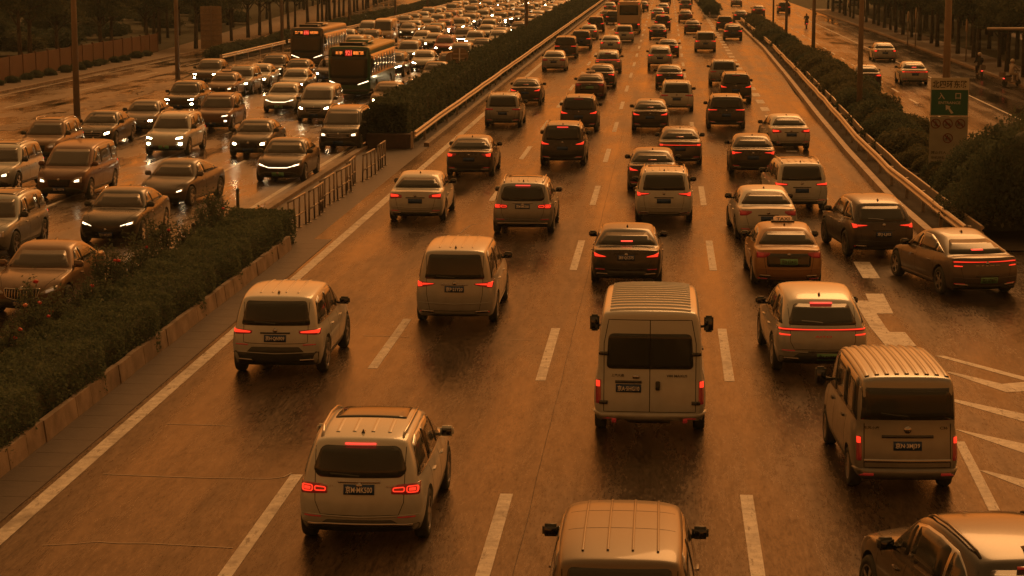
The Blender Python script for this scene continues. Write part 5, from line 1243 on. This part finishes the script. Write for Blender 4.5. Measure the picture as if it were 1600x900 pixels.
# the far jam, filled lane by lane until it leaves the frame
PN=['white','silver','pearl','grey','dark','black','bronze','white','silver','champagne','brown','blue','red']
NM={'white':'white','silver':'silver','pearl':'pearl','grey':'grey','dark':'dark grey','black':'black','bronze':'bronze','champagne':'champagne','brown':'brown','blue':'dark blue','red':'dark red'}
KD={'suv':'SUV','csuv':'coupe SUV','sedan':'saloon','fast':'fastback','mpv':'people carrier','van':'van','mini':'van'}
kinds=['sedan','sedanl','suv','csuvw','sedanw','suvh','sedan','suvt','mpvw','sedanh','fastl','suv']
rs=random.Random(5)
taken=[(o.location.x,o.location.y) for o in bpy.data.objects if o.type=='EMPTY' and o.parent is None and 'carriageway' in str(o.get('group',''))]
LANES=(-15.3,-18.9,-22.5,-26.2,-29.9); LN=('nearest the median hedge','second from the median hedge','in the middle','second from the left rail','along the left guard rail')
for li,lx in enumerate(LANES):
    y=rs.uniform(135,140) if li in(0,1,2) else rs.uniform(176,182)
    while y<560:
        x=lx+rs.uniform(-.45,.45)
        if all(math.hypot((x-a)*2.2,y-b)>6.6 for a,b in taken) and not (138<y<180 and li==2) :
            k=rs.choice(kinds); pn=rs.choice(PN); 
            if k not in FARK: FARK[k]=far_version(K[k])
            q='near' if y<230 else ('middle' if y<320 else 'farthest')
            lb='%s %s in the %s jam, lane %s'%(NM[pn],KD[K[k].s['kind']],q,LN[li])
            place(FARK[k],{'suv':'suv','csuv':'suv','sedan':'saloon_car','fast':'fastback_car','mpv':'minibus'}[K[k].s['kind']],x,y,math.pi+R(rs.uniform(-1.5,1.5)),pn,lb,'car','distant cars in the oncoming jam',True,rs.choice([0,1,1,2]))
            taken.append((x,y))
        y+=rs.uniform(6.9,9.6)
GR='cars driving away on the right carriageway'
for li,(lx,lab) in enumerate(((-7.8,'nearest the median hedge'),(-4.2,'second from the hedge'),(-.55,'in the middle'),(3.2,'fourth from the hedge'))):
    y=395+rs.uniform(0,6)
    while y<640:
        k=rs.choice(kinds[:8]); pn=rs.choice(PN)
        if k not in FARK: FARK[k]=far_version(K[k])
        place(FARK[k],'saloon_car' if K[k].s['kind']=='sedan' else 'suv',lx+rs.uniform(-.3,.3),y,0,pn,'%s %s in the farthest outbound traffic, lane %s'%(NM[pn],KD[K[k].s['kind']],lab),'car',GR,True,0,rs.random()<.3)
        y+=rs.uniform(9,17)
GR='cars on the right frontage road'
put('sedanl',1381,96,'white','white saloon with three red lights in the middle of the right frontage road')
put('sedanb',1427,132,'white','white saloon with red bar nearest the green entrance sign')
put('sedan',1354,138,'dark','dark saloon half hidden by shrubs on the right frontage road',brake=False)
put('suv',1225,21,'black','black SUV far up the right frontage road')
put('sedan',1185,25,'bronze','bronze saloon with strong brake lamps beyond the right guard rail')
put('sedan',1151,10,'silver','silver saloon on the distant merging ramp',tail=False)
put('suv',1310,16,'white','white SUV parked by the kerb under the right trees',yaw=-8,tail=False)
put('suv',1334,12,'silver','silver SUV parked farther right under the trees',yaw=-8,tail=False)
# ------------------------------------------------------------------ buses and coach
def big_bus(name,L,W,H,pnt,coach=False):
    pr=Proto(); pr.s=dict(L=L,ax=[2.6,L-2.7],W=W,kind='bus'); bm=bmesh.new()
    ys=[0,.25,1.5,L*.33,L*.66,L-1.5,L-.3,L]; xs=(-1,-.7,0,.7,1); zs=(.32,.55,1.1,1.8,H-.55,H-.08,H)
    V={}
    def v(i,j,k):
        if (i,j,k) in V: return V[(i,j,k)]
        fx=xs[i]; q=1-fx*fx; x=W/2*fx*(.96 if k in(0,) else (.90 if k==6 else (.985 if k==5 else 1))); y=ys[j]; z=zs[k]
        if j==7: y+=.16*q-(.10 if k>=5 else 0)-(.03*max(0,k-2)); x*=.97
        if j==0: y-=.05*q-(.06 if k>=5 else 0); x*=.975
        if k==6: z+=.06*q
        V[(i,j,k)]=bm.verts.new((x,y,z)); return V[(i,j,k)]
    I,J,Kk=4,7,6
    for i in range(I):
        for j in range(J): bm.faces.new([v(i,j,0),v(i,j+1,0),v(i+1,j+1,0),v(i+1,j,0)]); bm.faces.new([v(i,j,Kk),v(i+1,j,Kk),v(i+1,j+1,Kk),v(i,j+1,Kk)])
        for k in range(Kk): bm.faces.new([v(i,0,k),v(i+1,0,k),v(i+1,0,k+1),v(i,0,k+1)]); bm.faces.new([v(i,J,k),v(i,J,k+1),v(i+1,J,k+1),v(i+1,J,k)])
    for j in range(J):
        for k in range(Kk): bm.faces.new([v(0,j,k),v(0,j,k+1),v(0,j+1,k+1),v(0,j+1,k)]); bm.faces.new([v(I,j,k),v(I,j+1,k),v(I,j+1,k+1),v(I,j,k+1)])
    cl=bm.edges.layers.float.new('crease_edge')
    for e in bm.edges:
        if e.is_boundary: continue
        if e.calc_face_angle(0)>.5: e[cl]=.75
    me=bm2me(bm,'body'); o=bpy.data.objects.new('tmp',me); col.objects.link(o); sb=o.modifiers.new('s','SUBSURF'); sb.levels=2
    me.materials.append(P['white']); me.materials.append(M['rimdark'])
    bm=bmesh.new()
    for y in pr.s['ax']:
        for sd in (-1,1):
            a,b=sorted((sd*(W/2-.4),sd*(W/2+.4))); lathe(bm,[(.57,a),(.57,b)],'x',28,(0,y,.5))
    cme=bm2me(bm,'cut'); co=bpy.data.objects.new('cut',cme); col.objects.link(co)
    for q in (P['white'],M['rimdark']): cme.materials.append(q)
    cme.polygons.foreach_set('material_index',[1]*len(cme.polygons)); bo=o.modifiers.new('b','BOOLEAN'); bo.object=co; bo.solver='EXACT'
    bpy.context.view_layer.update(); res=bpy.data.meshes.new_from_object(o.evaluated_get(bpy.context.evaluated_depsgraph_get())); sk=Skin(res)
    bpy.data.objects.remove(o); bpy.data.objects.remove(co)
    A=pr.add; hw=W/2; A('body',res,[P['white'],M['rimdark']],slot='paint')
    ty,rm=wheel_meshes(.5,'steel')
    for yy in pr.s['ax']:
        for sg in (-1,1):
            wi=A('wheel',ty,None,loc=(sg*(hw-.14),yy,.5,0 if sg>0 else math.pi)); A('rim',rm,None,parent=wi)
    for sd in ('right','left'):
        if coach: A('window_band',sk.panel(rnd([(.4,1.75),(L-.9,1.75),(L-.7,H-.45),(.4,H-.45)],.1),sd,.006,.4),M['trim'])
        else: A('window_band',sk.panel(rnd([(.3,1.35),(L-.35,1.35),(L-.35,H-.42),(.3,H-.42)],.1),sd,.006,.4),M['trim'])
        n=8; a0,a1=.55,L-1.0
        for q in range(n):
            ya,yb=a0+(a1-a0)*q/n+.05,a0+(a1-a0)*(q+1)/n-.05; zb=1.85 if coach else 1.45
            A('side_window',sk.panel(rnd([(ya,zb),(yb,zb),(yb,H-.55),(ya,H-.55)],.05),sd,.014,.5),M['glass'])
    if not coach:
        A('front_mask',sk.panel(rnd([(-hw*.95,1.02),(-hw*.5,.86),(hw*.5,.86),(hw*.95,1.02),(hw*.93,H-.10),(-hw*.93,H-.10)],.12),'front',.006,.2),M['trim'])
        A('windscreen',sk.panel(rnd([(-hw*.88,1.25),(hw*.88,1.25),(hw*.87,H-.55),(-hw*.87,H-.55)],.1),'front',.014,.25),M['glass'])
        for sg in (-1,1):
            q=[(sg*hw*.92,1.04),(sg*hw*.40,.84),(sg*hw*.40,.91),(sg*hw*.92,1.13)]; hi=A('headlight',sk.panel(q if sg>0 else q[::-1],'front',.014,.1),M['clear'])
            q=[(sg*hw*.90,1.055),(sg*hw*.43,.865),(sg*hw*.43,.90),(sg*hw*.90,1.11)]; A('lamp',sk.panel(q if sg>0 else q[::-1],'front',.02,.1),M['head'],parent=hi,slot='head')
        A('bumper',sk.panel(rnd([(-hw*.9,.34),(hw*.9,.34),(hw*.9,.62),(-hw*.9,.62)],.06),'front',.012,.2),M['black'])
    else:
        A('rear_window',sk.panel(rnd([(-hw*.80,2.0),(hw*.80,2.0),(hw*.77,H-.35),(-hw*.77,H-.35)],.12),'rear',.01,.25),M['glass'])
        A('engine_grille',sk.panel(rnd([(-hw*.8,.55),(hw*.8,.55),(hw*.8,1.15),(-hw*.8,1.15)],.05),'rear',.01,.25),M['black'])
        for sg in (-1,1):
            q=[(sg*hw*.93,.95),(sg*hw*.72,.95),(sg*hw*.72,1.12),(sg*hw*.93,1.12)]; hi=A('tail_light',sk.panel(q if sg>0 else q[::-1],'rear',.02,.1),M['lens'])
            q=[(sg*hw*.91,.98),(sg*hw*.74,.98),(sg*hw*.74,1.09),(sg*hw*.91,1.09)]; A('lamp',sk.panel(q if sg>0 else q[::-1],'rear',.03,.1),M['tail'],parent=hi,slot='tail')
            q=[(sg*hw*.9,H-.25),(sg*hw*.8,H-.25),(sg*hw*.8,H-.19),(sg*hw*.9,H-.19)]; A('marker_light',sk.panel(q,'rear',.02,.1),M['tail'],slot='tail')
        A('windscreen',sk.panel(rnd([(-hw*.88,1.3),(hw*.88,1.3),(hw*.87,H-.35),(-hw*.87,H-.35)],.1),'front',.014,.25),M['glass'])
    # roof air conditioner
    bm=bmesh.new(); a,b=(L*.50,L*.72); box(bm,-.78,.78,a,b,H+.0,H+.26,.12); A('roof_unit',bm,None,slot='paint')
    bm=bmesh.new(); box(bm,-.78,.78,L-2.6,L-.9,H+.0,H+.20,.10); A('roof_unit',bm,M['grille'])
    for sg in (-1,1):
        bm=bmesh.new(); box(bm,sg*(hw+.18)-.1,sg*(hw+.18)+.1,L+.05,L+.18,1.9,2.35,.05); tube(bm,[(sg*(hw-.1),L-.15,2.6),(sg*(hw+.18),L+.12,2.5),(sg*(hw+.18),L+.12,2.3)],.03,6); A('wing_mirror',bm,M['black'])
    pr.sk=sk; pr.H=H; return pr
def led(pr,left,num,right):
    H=pr.H; z=H-.34; sk=pr.sk; A=pr.add
    i=A('destination_display',sk.panel(rnd([(-1.0,z-.19),(1.0,z-.19),(1.0,z+.19),(-1.0,z+.19)],.02),'front',.02,.3),M['black'])
    A('route_panel',sk.panel([(-.20,z-.17),(.20,z-.17),(.20,z+.17),(-.20,z+.17)],'front',.024,.2),mat('dim red display',(.10,.01,.01),.5,em=(1,.03,.02),es=.4),parent=i)
    A('route_number',sk.text(num,0,z,.36,.27,'front',.030),mat('bright route digits',(.3,.1,.1),.5,em=(1,.10,.05),es=1.6),parent=i,smooth=False)
    for s_,st in ((1,left),(-1,right)):
        if st: A('route_text',sk.text(st,s_*.56 if s_>0 else -.56,z,.40 if len(st)<3 else .60,.20,'front',.028),M['ledor'],parent=i,smooth=False)
B1=big_bus('bus',11.8,2.5,3.05,'green'); led(B1,'城宇','921','德胜门西')
B2=big_bus('bus',11.8,2.5,3.05,'dark'); led(B2,'来广营','696','地铁西站')
def put_bus(pr,px,py,label,rz,face,name='bus',head=1,pnt='green'):
    p=G(px,py); a=pr.s['ax'][1] if face=='front' else pr.s['ax'][0]; ax=a-pr.s['L']/2
    f=Vector((-math.sin(rz),math.cos(rz))); return place(pr,name,p.x-f.x*ax,p.y-f.y*ax,rz,pnt,label,'bus' if name!='coach' else 'coach','city buses in the oncoming jam' if name=='bus' else None,True,head)
put_bus(B1,556,151,'green city bus with route 921 lit in red above its windscreen',math.pi,'front',head=2)
put_bus(B2,489,106,'second city bus with a grey lower front, farther back by the rail',math.pi,'front',head=2,pnt='grey')
CO=big_bus('coach',11.5,2.5,3.4,'cream',coach=True); put_bus(CO,983,52,'beige coach seen from behind towering over the far traffic',0,'rear',name='coach',pnt='cream')
# ------------------------------------------------------------------ riders and scooters
SKIN=mat('skin',(.45,.28,.19),.5); CLD=mat('dark raincoat',(.04,.04,.045),.7); CLW=mat('pale raincoat',(.6,.56,.5),.6); HELM=mat('white helmet',(.7,.68,.62),.3,coat=.5); SCP=mat('scooter plastic',(.25,.22,.2),.35)
def skinbody(name,J,E_,rad,m,parent):
    me=bpy.data.meshes.new(name); me.from_pydata(J,E_,[]); o=bpy.data.objects.new(name,me); col.objects.link(o)
    o.modifiers.new('s','SKIN'); sv=me.skin_vertices[0].data
    for i,r in enumerate(rad): sv[i].radius=(r,r)
    sv[0].use_root=True
    o.modifiers.new('b','SUBSURF').levels=1; bpy.context.view_layer.update()
    me2=bpy.data.meshes.new_from_object(o.evaluated_get(bpy.context.evaluated_depsgraph_get())); bpy.data.objects.remove(o)
    me2.materials.clear(); me2.materials.append(m); me2.polygons.foreach_set('use_smooth',[True]*len(me2.polygons))
    return newobj(name,me2,parent)
def rider(x,y,rz,coat,label,helmet=True):
    t=empty('person',(x,y,0),rz); tag(t,label,'person')
    J=[(0,-.05,.80),(0,-.02,1.05),(0,.02,1.28),(0,.05,1.40),(0,.07,1.52),(0,.08,1.60),
       (-.10,.02,.80),(-.15,.38,.78),(-.14,.34,.42),(-.14,.44,.36),(.10,.02,.80),(.15,.38,.78),(.14,.34,.42),(.14,.44,.36),
       (-.19,.03,1.33),(-.26,.22,1.12),(-.24,.44,1.04),(.19,.03,1.33),(.26,.22,1.12),(.24,.44,1.04)]
    E_=[(0,1),(1,2),(2,3),(3,4),(4,5),(0,6),(6,7),(7,8),(8,9),(0,10),(10,11),(11,12),(12,13),(2,14),(14,15),(15,16),(2,17),(17,18),(18,19)]
    rad=[.15,.15,.17,.07,.085,.08,.10,.075,.055,.04,.10,.075,.055,.04,.08,.055,.035,.08,.055,.035]
    skinbody('body',J,E_,rad,coat,t)
    bm=bmesh.new(); bmesh.ops.create_uvsphere(bm,u_segments=14,v_segments=10,radius=.105)
    for v in bm.verts: v.co.z*=1.2; v.co+=Vector((0,.08,1.58))
    newobj('head',bm2me(bm,'head',True),t,[SKIN])
    if helmet:
        bm=bmesh.new(); bmesh.ops.create_uvsphere(bm,u_segments=16,v_segments=10,radius=.145)
        for v in bm.verts: v.co.z=max(v.co.z,-.03)*1.05; v.co+=Vector((0,.06,1.62))
        newobj('helmet',bm2me(bm,'helmet',True),t,[HELM])
def scooter(x,y,rz,label,lit=True):
    t=empty('scooter',(x,y,0),rz); tag(t,label,'scooter')
    for yy in (-.62,.62):
        bm=bmesh.new(); lathe(bm,[(.14,-.045),(.21,-.05),(.23,-.02),(.23,.02),(.21,.05),(.14,.045)],'x',20,(0,yy,.23)); newobj('wheel',bm2me(bm,'w',True),t,[M['rubber']])
    bm=bmesh.new(); box(bm,-.12,.12,-.70,-.05,.32,.62,.06); box(bm,-.13,.13,-.1,.42,.24,.32,.03); newobj('body',bm2me(bm,'b'),t,[SCP])
    bm=bmesh.new(); box(bm,-.12,.12,-.68,.0,.625,.72,.04); newobj('seat',bm2me(bm,'s'),t,[M['black']])
    bm=bmesh.new(); tube(bm,[(0,.62,.25),(0,.50,.75),(0,.44,1.0)],.035,8); box(bm,-.16,.16,.42,.50,.35,.85,.03); newobj('front_shield',bm2me(bm,'f'),t,[SCP])
    bm=bmesh.new(); tube(bm,[(-.32,.40,1.02),(0,.46,1.0),(.32,.40,1.02)],.018,6); newobj('handlebar',bm2me(bm,'h',True),t,[M['black']])
    bm=bmesh.new(); box(bm,-.18,.18,-1.0,-.71,.62,.95,.04); newobj('rear_box',bm2me(bm,'r'),t,[SCP])
    bm=bmesh.new(); box(bm,-.07,.07,-.73,-.702,.50,.56,.005); newobj('tail_light',bm2me(bm,'l'),t,[M['brake'] if lit else M['lens']])
for px,py,rz,coat,lb,hm in ((1260,44,0,CLD,'dark raincoated person riding up the right frontage road',False),(1530,122,.1,CLD,'dark person on a red-lit scooter at the right kerb',True),(1580,135,-.9,CLW,'person in pale raincoat and white helmet at the right edge',True)):
    p=G(px,py); rider(p.x,p.y,rz,coat,lb,hm); scooter(p.x,p.y,rz,{1260:'scooter of the dark rider far up the frontage road',1530:'scooter with two red lights by the right kerb',1580:'pale scooter under the white-helmeted rider'}[px])
p=G(1273,31); scooter(p.x,p.y,0,'lone far scooter with one red light beyond the pole')
# street furniture under the right trees
for k,(px,py,h) in enumerate(((1418,72,3.2),(1430,74,3.6),(1509,98,3.4))):
    p=G(px,py); t=empty('bollard_lamp',p); tag(t,['short lamp column left of a taller one under the right trees','slightly taller lamp column under the right trees','lamp column near the scooters under the right trees'][k],'lamp column')
    bm=bmesh.new(); tube(bm,[(0,0,0),(0,0,h*.7)],.05,8); newobj('pole',bm2me(bm,'p',True),t,[POLE])
    bm=bmesh.new(); lathe(bm,[(.06,h*.7),(.10,h*.73),(.10,h*.93),(.04,h)],'z',10); newobj('lantern',bm2me(bm,'l',True),t,[mat('lantern glass',(.55,.45,.32),.4)])
bm=bmesh.new(); t=empty('height_bar',(17.6,104,0)); tag(t,'long pale horizontal bar on a post at the upper right edge','road barrier')
bm=bmesh.new(); tube(bm,[(-2.2,0,4.85),(4.2,0,4.85)],.07,8); newobj('bar',bm2me(bm,'b',True),t,[GALV])
bm=bmesh.new(); tube(bm,[(4.1,0,0),(4.1,0,4.9)],.1,10); newobj('post',bm2me(bm,'b',True),t,[GALV])
# ------------------------------------------------------------------ thin bluish volume added to lift the dark tones
bm=bmesh.new(); box(bm,-160,120,-35,720,-1.1,16)
hz_=newobj('lift_haze',bm2me(bm,'lift_haze')); hz_['kind']='stuff'
m=bpy.data.materials.new('dark tone lift'); m.use_nodes=True; t=m.node_tree; t.nodes.remove(t.nodes['Principled BSDF'])
v=t.nodes.new('ShaderNodeVolumePrincipled'); v.inputs['Color'].default_value=(.66,.92,1,1); v.inputs['Density'].default_value=.00030; v.inputs['Anisotropy'].default_value=.2
t.links.new(v.outputs[0],[n for n in t.nodes if n.type=='OUTPUT_MATERIAL'][0].inputs['Volume'])
hz_.data.materials.append(m)
sc.cycles.volume_bounces=0
